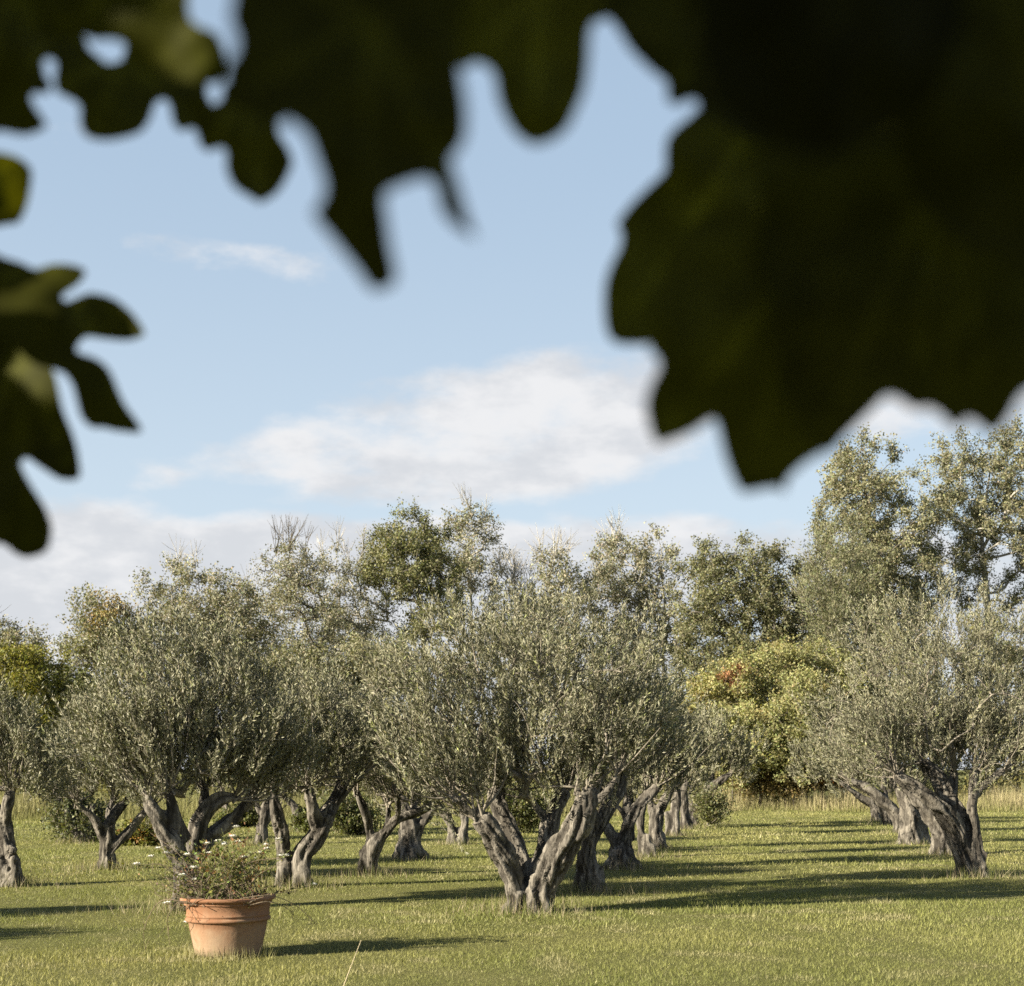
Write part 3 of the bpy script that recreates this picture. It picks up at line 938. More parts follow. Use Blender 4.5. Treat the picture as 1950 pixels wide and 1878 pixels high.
def bg_tree(name, label, cat, D, trunk, blobs, n_cl, per, col, leaf=0.098, asp=0.75, bark='dark_bark', seed=1, spread=0.72, var=0.24, trunk_r=0.22,
            autumn=None, spiky=0.0, group=BELT, bare=0, mat='poplar_leaf', depth=1.0, r_tip=0.014, crown_name='crown'):
    r = np.random.RandomState(seed * 31 + 7)
    ppm = F / D
    x0 = P(trunk[0][0], HY, D)[0]
    t = thing(name, label, cat, (x0, D, 0), group)
    tp = [P(px, py, D) for px, py in trunk]
    tp[0][2] = -0.1
    tp = np.array(tp)
    tp[1:-1, 1] += r.normal(0, 0.15, len(tp) - 2) if len(tp) > 2 else 0
    s = spline(tp, 5)
    frac = np.linspace(0, 1, len(s))
    mb = MB()
    tr = trunk_r * 0.62 * (1 - 0.85 * frac) * (1 + 0.5 * np.exp(-frac * 14))
    tube(mb, s, tr, 8, 0, None, rough=0.1, seed=seed)
    bb = []
    R = max(b[2] for b in blobs) / ppm
    for (px, py, rp) in blobs:
        p = P(px, py, D)
        q = rp / ppm * (1.15 if name != 'bush' else 1.0)
        for dy in (r.uniform(-0.3, 0.3) * R, r.uniform(0.4, 1.0) * R * depth, -r.uniform(0.4, 1.0) * R * depth):
            bb.append((p[0], D + dy, p[2], q, q * 1.1, q))
    tips = sample_blobs(r, bb, n_cl, 0.45)
    k0 = int(len(s) * 0.42)
    starts = s[k0::2] if len(s[k0::2]) > 1 else s[-2:]
    chains, dirs = grow(r, starts, tips, r_tip=r_tip, expo=0.48, wig=0.16, steps=5, r_max=trunk_r * 0.4)
    for pts, rad in chains:
        q = spline(np.column_stack([pts, rad]), 2)
        tube(mb, q[:, :3], q[:, 3], 4, 0)
    # bare twigs that stick out of the crown
    if bare:
        top = np.argsort(-tips[:, 2])[:max(bare, 1)]
        for i in top:
            for _ in range(4):
                d = unit(dirs[i] * 0.5 + [0, 0, 0.9] + r.normal(0, 0.35, 3))
                ln = r.uniform(0.8, 2.0)
                p1 = tips[i] + d * ln * 0.5 + r.normal(0, 0.06, 3)
                p2 = tips[i] + d * ln
                tube(mb, [tips[i], p1, p2], [0.022, 0.015, 0.006], 4, 0)
                for _ in range(3):
                    e = unit(d + r.normal(0, 0.5, 3))
                    tube(mb, [p1, p1 + e * ln * 0.25, p1 + e * ln * 0.45 + [0, 0, 0.08]], [0.012, 0.009, 0.005], 3, 0)
    mb.build('trunk', [M[bark]], t)
    cb = MB()
    ntip = len(tips)
    # fine twigs inside each clump, then leaves along and round them
    nt_ = 7
    c = np.repeat(tips, nt_, 0)
    d = unit(np.repeat(dirs, nt_, 0) * 0.6 + [0, 0, 0.35 + spiky * 0.8] + rand_dir(r, len(c)) * (0.9 - spiky * 0.35))
    ln = r.uniform(0.5, 1.25, (len(c), 1)) * spread * (1 + spiky)
    sd = unit(np.cross(d, rand_dir(r, len(c))))
    cb.add(np.stack([c - sd * 0.010, c + sd * 0.010, c + d * ln], 1).reshape(-1, 3), np.arange(len(c) * 3).reshape(-1, 3), 1)
    pl = max(1, int(per * 2.25) // nt_)
    O = np.repeat(c, pl, 0) + np.repeat(d * ln, pl, 0) * (r.rand(len(c) * pl, 1) ** 0.7) + r.normal(0, spread * 0.17, (len(c) * pl, 3))
    n = len(O)
    ax = unit(rand_dir(r, n) + np.repeat(d, pl, 0) * (0.35 + spiky))
    nr = unit(rand_dir(r, n) + [-0.15, -0.1, 0.3])
    L = r.uniform(0.6, 1.25, n) * leaf
    cc = shades(r, n, col, var, 0.06) * np.repeat(np.exp(r.normal(0, 0.13, ntip)), nt_ * pl)[:, None]
    if autumn is not None:
        acol, frac_, zmin = autumn
        zt = (tips[:, 2] - tips[:, 2].min()) / np.ptp(tips[:, 2])
        pick = np.repeat((r.rand(ntip) < frac_) & (zt > zmin), nt_ * pl)
        cc[pick] = shades(r, pick.sum(), acol, var, 0.08)
    leaf_quads(cb, O, ax, nr, L, L * asp * 1.3, cc, tri=True)
    cb.build(crown_name, [M[mat], M['twig_bark']], t, kind='stuff')
    return t


G1, G2, G3, G4 = (0.172, 0.168, 0.100), (0.215, 0.206, 0.146), (0.105, 0.112, 0.045), (0.15, 0.148, 0.045)
bg_tree('poplar_tree', 'tall full poplar with a towering rounded crown, taller than its neighbours', 'tree', 72,
        [(1690, 1500), (1688, 1350), (1680, 1200), (1665, 1050), (1645, 920)],
        [(1640, 895, 48), (1690, 905, 42), (1600, 930, 36), (1725, 985, 46), (1640, 990, 70), (1590, 1000, 34), (1700, 1070, 70), (1625, 1090, 70), (1742, 1140, 48),
         (1650, 1180, 75), (1720, 1210, 60)], 260, 135, G1, bark='dark_bark', seed=1, trunk_r=0.4)
bg_tree('poplar_tree', 'tall open poplar with pale limbs showing through its crown', 'tree', 75,
        [(1890, 1500), (1884, 1300), (1880, 1150), (1872, 1020), (1885, 900)],
        [(1820, 885, 40), (1890, 870, 40), (1930, 870, 40), (1785, 915, 32), (1860, 945, 60), (1930, 965, 50), (1800, 990, 52), (1870, 1040, 52), (1950, 1060, 50),
         (1785, 1085, 38), (1840, 1120, 42), (1990, 930, 70), (2010, 1070, 70), (1925, 1130, 40)], 240, 120, G1, bark='pale_bark', seed=2, trunk_r=0.42)
bg_tree('willow_tree', 'spiky upright willow leaning on the tall full poplar', 'tree', 67,
        [(1610, 1500), (1605, 1320), (1595, 1200), (1580, 1100)],
        [(1552, 1065, 20), (1592, 1050, 30), (1570, 1100, 34), (1615, 1120, 42), (1560, 1150, 32), (1620, 1190, 55), (1570, 1215, 45)], 95, 110, (0.135, 0.14, 0.078),
        leaf=0.13, asp=0.3, seed=3, spiky=0.9)
bg_tree('poplar_tree', 'dense dark-green wild tree with two humps, behind the yellowing bushes', 'tree', 70,
        [(1420, 1500), (1418, 1350), (1415, 1230), (1420, 1110)],
        [(1330, 1090, 34), (1378, 1072, 38), (1440, 1060, 26), (1470, 1095, 42), (1400, 1125, 62), (1338, 1150, 50), (1482, 1160, 46), (1425, 1200, 72), (1352, 1235, 60),
         (1480, 1235, 55), (1400, 1290, 60), (1330, 1290, 40)], 230, 130, (0.12, 0.122, 0.062), seed=4, trunk_r=0.3)
bg_tree('white_poplar', 'airy wild tree with a thin white trunk above the middle row', 'tree', 74,
        [(1272, 1500), (1272, 1340), (1262, 1260), (1266, 1150), (1255, 1070)],
        [(1148, 1062, 32), (1200, 1050, 34), (1248, 1062, 34), (1130, 1110, 30), (1195, 1115, 50), (1262, 1120, 32), (1240, 1185, 44), (1178, 1180, 44), (1280, 1220, 40),
         (1200, 1250, 45)], 160, 95, G2, bark='pale_bark', seed=5, bare=3)
bg_tree('wild_tree', 'small wild tree topped with bare dead twigs', 'tree', 71,
        [(1065, 1500), (1066, 1350), (1070, 1220), (1066, 1120)],
        [(1058, 1085, 30), (1092, 1120, 34), (1038, 1125, 26), (1072, 1165, 38), (1040, 1200, 40)], 60, 75, G2, bark='pale_bark', seed=6, bare=6, trunk_r=0.16)
bg_tree('wild_tree', 'thin airy tree with fine open twigs, tallest above the big forked olive', 'tree', 76,
        [(900, 1500), (900, 1300), (898, 1150), (895, 1050)],
        [(885, 1000, 26), (920, 1012, 24), (858, 1028, 22), (900, 1060, 32), (942, 1065, 18), (875, 1100, 30), (920, 1110, 26)], 62, 68, G2, bark='pale_bark', seed=7, bare=3, trunk_r=0.16)
bg_tree('bare_tree', 'half-dead tree of bare grey twigs beside the thin airy tree', 'tree', 73,
        [(985, 1500), (985, 1300), (978, 1180), (965, 1110)],
        [(965, 1100, 20), (990, 1130, 26), (945, 1090, 16), (1005, 1160, 24)], 26, 8, G2, bark='pale_bark', seed=8, bare=12, trunk_r=0.1)
bg_tree('evergreen_tree', 'bright green dense-topped tree with a dark shaded flank', 'tree', 71,
        [(800, 1500), (802, 1330), (805, 1200), (790, 1080)],
        [(778, 1022, 32), (738, 1042, 32), (820, 1040, 34), (782, 1080, 52), (832, 1100, 38), (845, 1160, 34), (742, 1095, 42), (820, 1200, 40)], 125, 115,
        (0.125, 0.128, 0.055), seed=9, trunk_r=0.25)
bg_tree('wild_tree', 'pale thinly leaved tree with grey upright branches left of the bright green one', 'tree', 73,
        [(700, 1500), (700, 1340), (690, 1230), (672, 1120)],
        [(650, 1085, 32), (700, 1085, 36), (660, 1135, 48), (622, 1115, 30), (705, 1160, 48), (652, 1205, 50), (720, 1230, 45)], 120, 58, G2, bark='pale_bark', seed=10, bare=8, leaf=0.085)
bg_tree('wild_tree', 'arching tree leaning out with dark bare lower branches against the sky', 'tree', 69,
        [(690, 1500), (660, 1370), (615, 1270), (570, 1160)],
        [(508, 1072, 22), (552, 1072, 28), (592, 1092, 28), (535, 1108, 30), (580, 1145, 38), (610, 1195, 34), (555, 1150, 30)], 90, 66, G2, bark='dark_bark', seed=11, bare=5, leaf=0.085)
bg_tree('wild_tree', 'wide airy tree with a forked whitish trunk above the broad olive', 'tree', 70,
        [(400, 1500), (398, 1380), (388, 1290), (380, 1200), (375, 1130)],
        [(300, 1132, 28), (350, 1112, 34), (402, 1112, 34), (445, 1150, 42), (330, 1168, 42), (400, 1188, 52), (485, 1180, 34), (300, 1205, 42), (470, 1240, 40), (340, 1260, 50)],
        165, 78, G2, bark='pale_bark', seed=12, bare=3)
bg_tree('wild_tree', 'smaller tree whose top leaves are turning orange', 'tree', 67,
        [(215, 1500), (212, 1380), (208, 1290), (205, 1210)],
        [(200, 1185, 32), (163, 1192, 20), (242, 1180, 22), (190, 1232, 42), (235, 1250, 48), (158, 1262, 34)], 95, 95, G1, seed=13,
        autumn=((0.235, 0.175, 0.07), 0.45, 0.6), spiky=0.4)
bg_tree('wild_tree', 'grey-green loose tree peeping over the yellow-green one', 'tree', 72,
        [(30, 1500), (32, 1380), (30, 1290)],
        [(30, 1232, 32), (70, 1252, 26), (-5, 1240, 40), (40, 1285, 42)], 70, 85, G2, seed=14, bare=2)
bg_tree('wild_tree', 'rounded yellow-green tree above the cut-off olive', 'tree', 56,
        [(50, 1530), (50, 1440), (48, 1370)],
        [(20, 1300, 52), (72, 1292, 36), (42, 1360, 62), (92, 1350, 32), (-40, 1330, 62), (102, 1312, 22), (10, 1410, 50), (80, 1410, 38)], 170, 140, (0.145, 0.138, 0.03), leaf=0.1,
        seed=15, mat='shrub_leaf')
bg_tree('wild_tree', 'dark green tree filling the gap right of the yellow-green one', 'tree', 66,
        [(130, 1500), (130, 1400), (128, 1330)],
        [(118, 1300, 30), (150, 1330, 42), (120, 1370, 42), (190, 1350, 48)], 80, 110, G3, seed=16)
for k, (lab, tr, bl, sd_, D_) in enumerate((
        ('dull green tree filling in low behind the two-stemmed olive', 560, [(540, 1330, 55), (600, 1310, 55), (480, 1300, 50), (560, 1270, 40)], 17, 64),
        ('dull green tree filling in low behind the slim forked olive', 720, [(690, 1330, 55), (750, 1300, 60), (700, 1260, 45), (760, 1370, 50)], 18, 65),
        ('dull green tree low behind the crown of the great leaning olive', 1640, [(1620, 1290, 60), (1700, 1280, 70), (1560, 1270, 40), (1650, 1350, 70)], 19, 66),
        ('dull green tree low behind the open pale-limbed poplar', 1880, [(1860, 1240, 50), (1930, 1220, 55), (1900, 1320, 70), (1980, 1300, 70)], 20, 66),
        ('dull green tree low behind the big forked olive', 1000, [(960, 1260, 50), (1040, 1270, 55), (1110, 1250, 50), (1010, 1340, 60), (880, 1300, 50)], 21, 67))):
    bg_tree('wild_tree', lab, 'tree', D_, [(tr, 1510), (tr, 1400), (tr, 1310)], bl, 95, 100, G1, seed=sd_)

for lab, tr, bl, sd_, D_ in (
        ('pale loose tree in the gap left of the arching tree', 470, [(450, 1200, 45), (500, 1180, 40), (480, 1250, 55), (430, 1260, 40), (530, 1240, 40)], 22, 78),
        ('pale loose tree in the gap right of the thin airy tree', 985, [(950, 1160, 40), (1000, 1190, 45), (940, 1220, 45), (1030, 1230, 45), (985, 1250, 45)], 23, 79),
        ('pale loose tree in the gap beside the spiky willow', 1530, [(1520, 1180, 45), (1500, 1230, 50), (1560, 1220, 45), (1530, 1280, 50)], 24, 78),
        ('pale loose tree behind the pale thinly leaved one', 620, [(600, 1230, 50), (660, 1250, 55), (620, 1290, 50), (700, 1290, 45)], 25, 79)):
    bg_tree('wild_tree', lab, 'tree', D_, [(tr, 1510), (tr, 1400), (tr, bl[0][1] + 40)], bl, 80, 70, G2, seed=sd_, bark='pale_bark', bare=2)

BUSH = 'bushes at the edge of the grove'


def bush(label, D, px, blobs, n_cl, per, col, seed, leaf=0.085, **kw):
    kw.setdefault('mat', 'shrub_leaf')
    kw.setdefault('spread', 0.6)
    kw.setdefault('spiky', 0.35)
    n_cl, per = int(n_cl * 1.25), int(per * 1.15)
    return bg_tree('bush', label, 'bush', D, [(px, 1465 + 4620 / D), (px, (blobs[0][1] + 1465 + 4620 / D) / 2), (px, blobs[0][1])], blobs, n_cl, per, col, leaf=leaf, seed=seed,
                   group=BUSH, trunk_r=0.06, r_tip=0.01, crown_name='foliage', **kw)


YG, YG2 = (0.26, 0.245, 0.105), (0.23, 0.225, 0.10)
bush('yellowing bush just past the end of the middle row', 62, 1360, [(1335, 1345, 40), (1385, 1325, 42), (1350, 1395, 52), (1405, 1390, 46), (1330, 1430, 45), (1390, 1450, 45)], 110, 120, YG, 41,
     autumn=((0.24, 0.205, 0.08), 0.2, 0.0))
bush('tallest yellow-green bush at the end of the avenue', 63, 1470, [(1455, 1295, 42), (1505, 1285, 42), (1440, 1345, 50), (1515, 1360, 52), (1450, 1420, 52), (1520, 1440, 48), (1420, 1290, 26)], 150, 120, YG2, 42,
     autumn=((0.25, 0.215, 0.08), 0.2, 0.0))
bush('pale yellow-green bush next to the crown of the great leaning olive', 64, 1565, [(1555, 1290, 45), (1600, 1310, 55), (1560, 1380, 50), (1590, 1440, 45)], 95, 115, YG2, 43)
bush('low pale bush in front of the yellowing bush, at the lane end', 59.3, 1395, [(1390, 1395, 36), (1425, 1430, 34), (1370, 1430, 30), (1400, 1460, 30)], 70, 115, YG2, 55)
bush('loose pale bush in front of the tallest yellow-green bush', 59.5, 1510, [(1500, 1385, 40), (1532, 1435, 38), (1480, 1435, 30), (1520, 1335, 34), (1510, 1465, 26)], 80, 115, YG2, 56)
bush('small slender yellow-leaved sapling in front of the green bushes', 60, 1447, [(1447, 1420, 22), (1445, 1455, 24), (1455, 1390, 14)], 32, 90, (0.235, 0.20, 0.08), 44)
bush('red-leaved climber on the shoulder of the yellowing bush', 61, 1402, [(1402, 1280, 7), (1399, 1298, 8), (1405, 1318, 7), (1380, 1292, 5)], 16, 40, (0.23, 0.12, 0.06), 45, spread=0.3)
bush('low rust-brown bush behind the tall dry grass', 60, 1470, [(1470, 1492, 20), (1510, 1490, 20), (1430, 1495, 16)], 60, 95, (0.16, 0.125, 0.05), 46)
bush('low dark bush with orange tips beside the rust-brown one', 60.5, 1565, [(1560, 1480, 26), (1600, 1478, 24), (1535, 1486, 18)], 60, 95, (0.12, 0.10, 0.035), 47,
     autumn=((0.26, 0.15, 0.04), 0.35, 0.2))
bush('round green bush of olive suckers at the foot of the last middle-row tree', 42, 1350, [(1350, 1553, 8), (1357, 1563, 8), (1343, 1545, 7), (1346, 1562, 7)], 30, 55, (0.125, 0.128, 0.06), 48, leaf=0.06, spread=0.4, spiky=0.8)
bush('grey-green thicket of suckers round the dark slanting stem', 33.5, 152, [(152, 1585, 22), (140, 1570, 20), (165, 1592, 18)], 44, 80, (0.10, 0.105, 0.055), 49, leaf=0.06, spread=0.4, spiky=0.7)
bush('dark green bush beyond the slim forked olive', 37, 662, [(662, 1572, 20), (645, 1565, 16), (680, 1578, 16)], 40, 80, (0.115, 0.12, 0.052), 50, leaf=0.065, spread=0.4, spiky=0.8)
bush('dark bush seen through the V of the big forked olive', 38, 985, [(982, 1560, 20), (990, 1575, 16), (1015, 1560, 14), (970, 1545, 14)], 40, 80, (0.115, 0.12, 0.052), 51, leaf=0.065, spread=0.4, spiky=0.8)
bush('yellow-green low bush with orange tips behind the small three-limbed olive', 32, 285, [(280, 1600, 18), (255, 1605, 14), (303, 1598, 14)], 40, 80, (0.13, 0.13, 0.035), 52, leaf=0.06, spread=0.25,
     autumn=((0.26, 0.15, 0.04), 0.25, 0.0))
bush('low olive-green bush under the far low-limbed olive', 42, 455, [(455, 1562, 14), (475, 1560, 12), (440, 1565, 11)], 34, 70, (0.10, 0.105, 0.04), 53, leaf=0.07, spread=0.25)
bush('small green bush at the foot of the thin curved olive stem', 38.5, 585, [(585, 1570, 14), (598, 1575, 11)], 28, 70, (0.10, 0.108, 0.04), 54, leaf=0.065, spread=0.25)


# ---- undergrowth and tall dry grass that close the view behind the rows
def undergrowth():
    r = np.random.RandomState(77)
    mb = MB()
    n = 900
    x = r.uniform(-44, 50, n)
    y = r.uniform(61, 70, n)
    h = 0.8 + 3.4 * vnoise(np.stack([x * 0.35, y * 0.3, np.zeros(n)], 1)) ** 1.5
    c = np.stack([x, y, h * r.uniform(0.25, 0.85, n)], 1)
    per = 85
    O = np.repeat(c, per, 0) + r.normal(0, 1, (n * per, 3)) * [0.5, 0.4, 0.42]
    O[:, 2] = np.abs(O[:, 2])
    m = len(O)
    hue = vnoise(np.stack([x * 0.25 + 9, y * 0.2, np.zeros(n)], 1))[:, None]
    cc = np.repeat(hue * np.array([0.19, 0.165, 0.06]) + (1 - hue) * np.array([0.075, 0.085, 0.03]), per, 0)
    cc = cc * np.exp(r.normal(0, 0.25, (m, 1)))
    leaf_quads(mb, O, rand_dir(r, m), unit(rand_dir(r, m) + [0, 0, 0.3]), r.uniform(0.08, 0.18, m), r.uniform(0.06, 0.12, m), cc, tri=True)
    o = mb.build('undergrowth', [M['shrub_leaf']], kind='stuff')
    tag(o, 'low tangled undergrowth closing the view beyond the grove', 'undergrowth')


undergrowth()


def blades(mb, r, x, y, h, w, col, lean=0.75, z0=None):
    n = len(x)
    a = r.uniform(0, 2 * math.pi, n)
    d = np.stack([np.cos(a), np.sin(a), np.zeros(n)], 1)
    b = r.uniform(0, 2 * math.pi, n)
    ln = np.stack([np.cos(b), np.sin(b), np.zeros(n)], 1) * (h * lean * np.abs(r.normal(0, 1, n)))[:, None]
    base = np.stack([x, y, np.full(n, -0.012) if z0 is None else z0], 1)
    V = np.stack([base - d * w[:, None] * 0.5, base + d * w[:, None] * 0.5, base + ln + np.array([0, 0, 1]) * h[:, None]], 1).reshape(-1, 3)
    mb.add(V, np.arange(n * 3).reshape(-1, 3), 0, np.repeat(col, 3, 0))


def lawn_colour(r, x, y):
    n = len(x)
    q = np.stack([x, y, np.zeros(n)], 1)
    a = vnoise(q * 0.55)[:, None]
    b = vnoise(q * 2.6 + 5)[:, None]
    g1, g2, dry = np.array([0.165, 0.184, 0.054]), np.array([0.26, 0.25, 0.094]), np.array([0.33, 0.295, 0.175])
    c = g1 * (1 - a) + g2 * a
    k = np.clip((b - 0.62) * 2.4, 0, 0.6) + (r.rand(n, 1) < 0.06) * 0.6
    c = c * (1 - k) + dry * k
    return np.clip(c * np.exp(r.normal(0, 0.2, (n, 1))), 0, 0.9)


def lawn():
    r = np.random.RandomState(3)
    mb = MB()
    for d0, d1, dens, h0, h1, w in ((10.6, 15, 2000, 0.015, 0.05, 0.0065), (15, 22, 1100, 0.018, 0.055, 0.009), (22, 34, 420, 0.02, 0.06, 0.015), (34, 62, 110, 0.03, 0.07, 0.03)):
        half = d1 * CX / F * 1.12 + 0.6
        n = int(dens * (d1 - d0) * half * 2)
        x, y = r.uniform(-half, half, n), r.uniform(d0, d1, n)
        ok = np.abs(x) < y * CX / F * 1.12 + 0.6
        x, y = x[ok], y[ok]
        q = vnoise(np.stack([x * 1.1, y * 1.1, np.zeros(len(x))], 1))
        h = r.uniform(h0, h1, len(x)) * (0.5 + 0.9 * q) * (1 + (r.rand(len(x)) < 0.01) * 1.2)
        blades(mb, r, x, y, h, r.uniform(0.7, 1.4, len(x)) * w, lawn_colour(r, x, y))
    # longer grass left standing round every trunk
    for t in T.values():
        bx, by = t.location.x, t.location.y
        n = int(np.clip(22000 / by, 200, 1200))
        a, rr = r.uniform(0, 2 * math.pi, n), np.abs(r.normal(0, 0.5, n)) + 0.08
        x, y = bx + np.cos(a) * rr, by + np.sin(a) * rr
        dk = r.rand(n, 1)
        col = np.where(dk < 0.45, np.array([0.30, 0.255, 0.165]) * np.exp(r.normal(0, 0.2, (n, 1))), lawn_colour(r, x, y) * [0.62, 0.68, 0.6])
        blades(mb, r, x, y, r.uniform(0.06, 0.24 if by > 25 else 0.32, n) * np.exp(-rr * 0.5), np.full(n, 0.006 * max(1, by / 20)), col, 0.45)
    # and round the pot
    n = 500
    a, rr = r.uniform(0, 2 * math.pi, n), np.abs(r.normal(0, 0.12, n)) + 0.28
    x, y = -2.53 + np.cos(a) * rr, 13.1 + np.sin(a) * rr
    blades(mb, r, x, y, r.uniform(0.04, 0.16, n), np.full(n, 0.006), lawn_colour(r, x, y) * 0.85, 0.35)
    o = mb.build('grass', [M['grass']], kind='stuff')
    tag(o, 'short olive-green lawn grass growing between the rows of trees', 'grass')


lawn()


def tall_grass():
    r = np.random.RandomState(8)
    mb = MB()
    n = 60000
    x, y = r.uniform(-34, 38, n), r.uniform(0, 1, n)
    edge = 57.5 + 1.2 * np.sin(x * 0.31) + 0.6 * np.sin(x * 1.3)
    edge = np.where(x < 4, np.clip(50 + (x + 2) * 0.2, 46, 57), edge)
    y = edge + y * 6
    q = vnoise(np.stack([x * 0.6, y * 0.6, np.zeros(n)], 1))
    f = np.clip((y - edge) / 1.6, 0.35, 1)
    h = r.uniform(0.35, 1.0, n) * (0.55 + 0.8 * q) * f
    pale, green = np.array([0.36, 0.31, 0.19]), np.array([0.16, 0.165, 0.055])
    k = np.where(x < 3, 0.45, 1.0)[:, None] * np.clip(0.75 * q + 0.45 * f + r.normal(0, 0.22, n) - 0.3, 0, 1)[:, None]
    blades(mb, r, x, y, h, r.uniform(0.012, 0.034, n), (pale * k + green * (1 - k)) * np.exp(r.normal(0, 0.15, (n, 1))), 0.22)
    o = mb.build('tall_grass', [M['dry_grass']], kind='stuff')
    tag(o, 'tall straw-coloured unmown grass along the far end of the grove', 'tall grass')


tall_grass()


# ------------------------------------------------------------------ terracotta pot and rose bush
PX, PY = -2.53, 13.1


def pot():
    t = thing('terracotta_pot', 'weathered terracotta pot with a rolled rim and a raised band, set on the lawn', 'plant pot', (PX, PY, 0))
    prof = [(0.0, 0.0), (0.27, 0.0), (0.285, 0.01), (0.292, 0.03), (0.305, 0.09), (0.322, 0.17), (0.336, 0.24), (0.346, 0.298), (0.352, 0.305), (0.366, 0.308), (0.374, 0.318),
            (0.374, 0.330), (0.366, 0.338), (0.358, 0.342), (0.362, 0.352), (0.37, 0.358), (0.368, 0.368), (0.362, 0.374), (0.366, 0.41), (0.372, 0.448), (0.376, 0.455), (0.384, 0.457), (0.386, 0.463), (0.380, 0.470),
            (0.392, 0.478), (0.408, 0.486), (0.418, 0.496), (0.420, 0.508), (0.414, 0.518), (0.402, 0.523), (0.388, 0.519), (0.378, 0.508), (0.370, 0.47), (0.36, 0.43), (0.0, 0.43)]
    p = np.array(prof)
    n = 96
    a = np.arange(n) / n * 2 * math.pi
    wob = 1 + 0.006 * np.sin(a * 2 + 0.4) + 0.004 * np.sin(a * 5)
    V = np.zeros((len(p), n, 3))
    for i, (rr, z) in enumerate(p):
        V[i, :, 0] = PX + rr * np.cos(a) * wob
        V[i, :, 1] = PY + rr * np.sin(a) * wob
        V[i, :, 2] = z + (0.004 * np.sin(a * 3 + 1) if z > 0.45 else 0) + (0.006 * np.sin(a + 2) * (z / 0.5))
    i, j = np.meshgrid(np.arange(len(p) - 1), np.arange(n), indexing='ij')
    j2 = (j + 1) % n
    f = np.stack([i * n + j, i * n + j2, (i + 1) * n + j2, (i + 1) * n + j], -1).reshape(-1, 4)
    mb = MB()
    mb.add(V.reshape(-1, 3), f, 0, None, True)
    mb.build('pot_body', [M['terracotta']], t)
    sb = MB()
    rr = np.linspace(0, 0.366, 7)
    V = np.stack([np.stack([PX + q * np.cos(a), PY + q * np.sin(a), 0.462 + 0.012 * vnoise(np.stack([q * 9 * np.cos(a), q * 9 * np.sin(a), a * 0], 1))], 1) for q in rr])
    i, j = np.meshgrid(np.arange(6), np.arange(n), indexing='ij')
    j2 = (j + 1) % n
    sb.add(V.reshape(-1, 3), np.stack([i * n + j, i * n + j2, (i + 1) * n + j2, (i + 1) * n + j], -1).reshape(-1, 4), 0, None, True)
    sb.build('soil', [M['soil']], t)


pot()


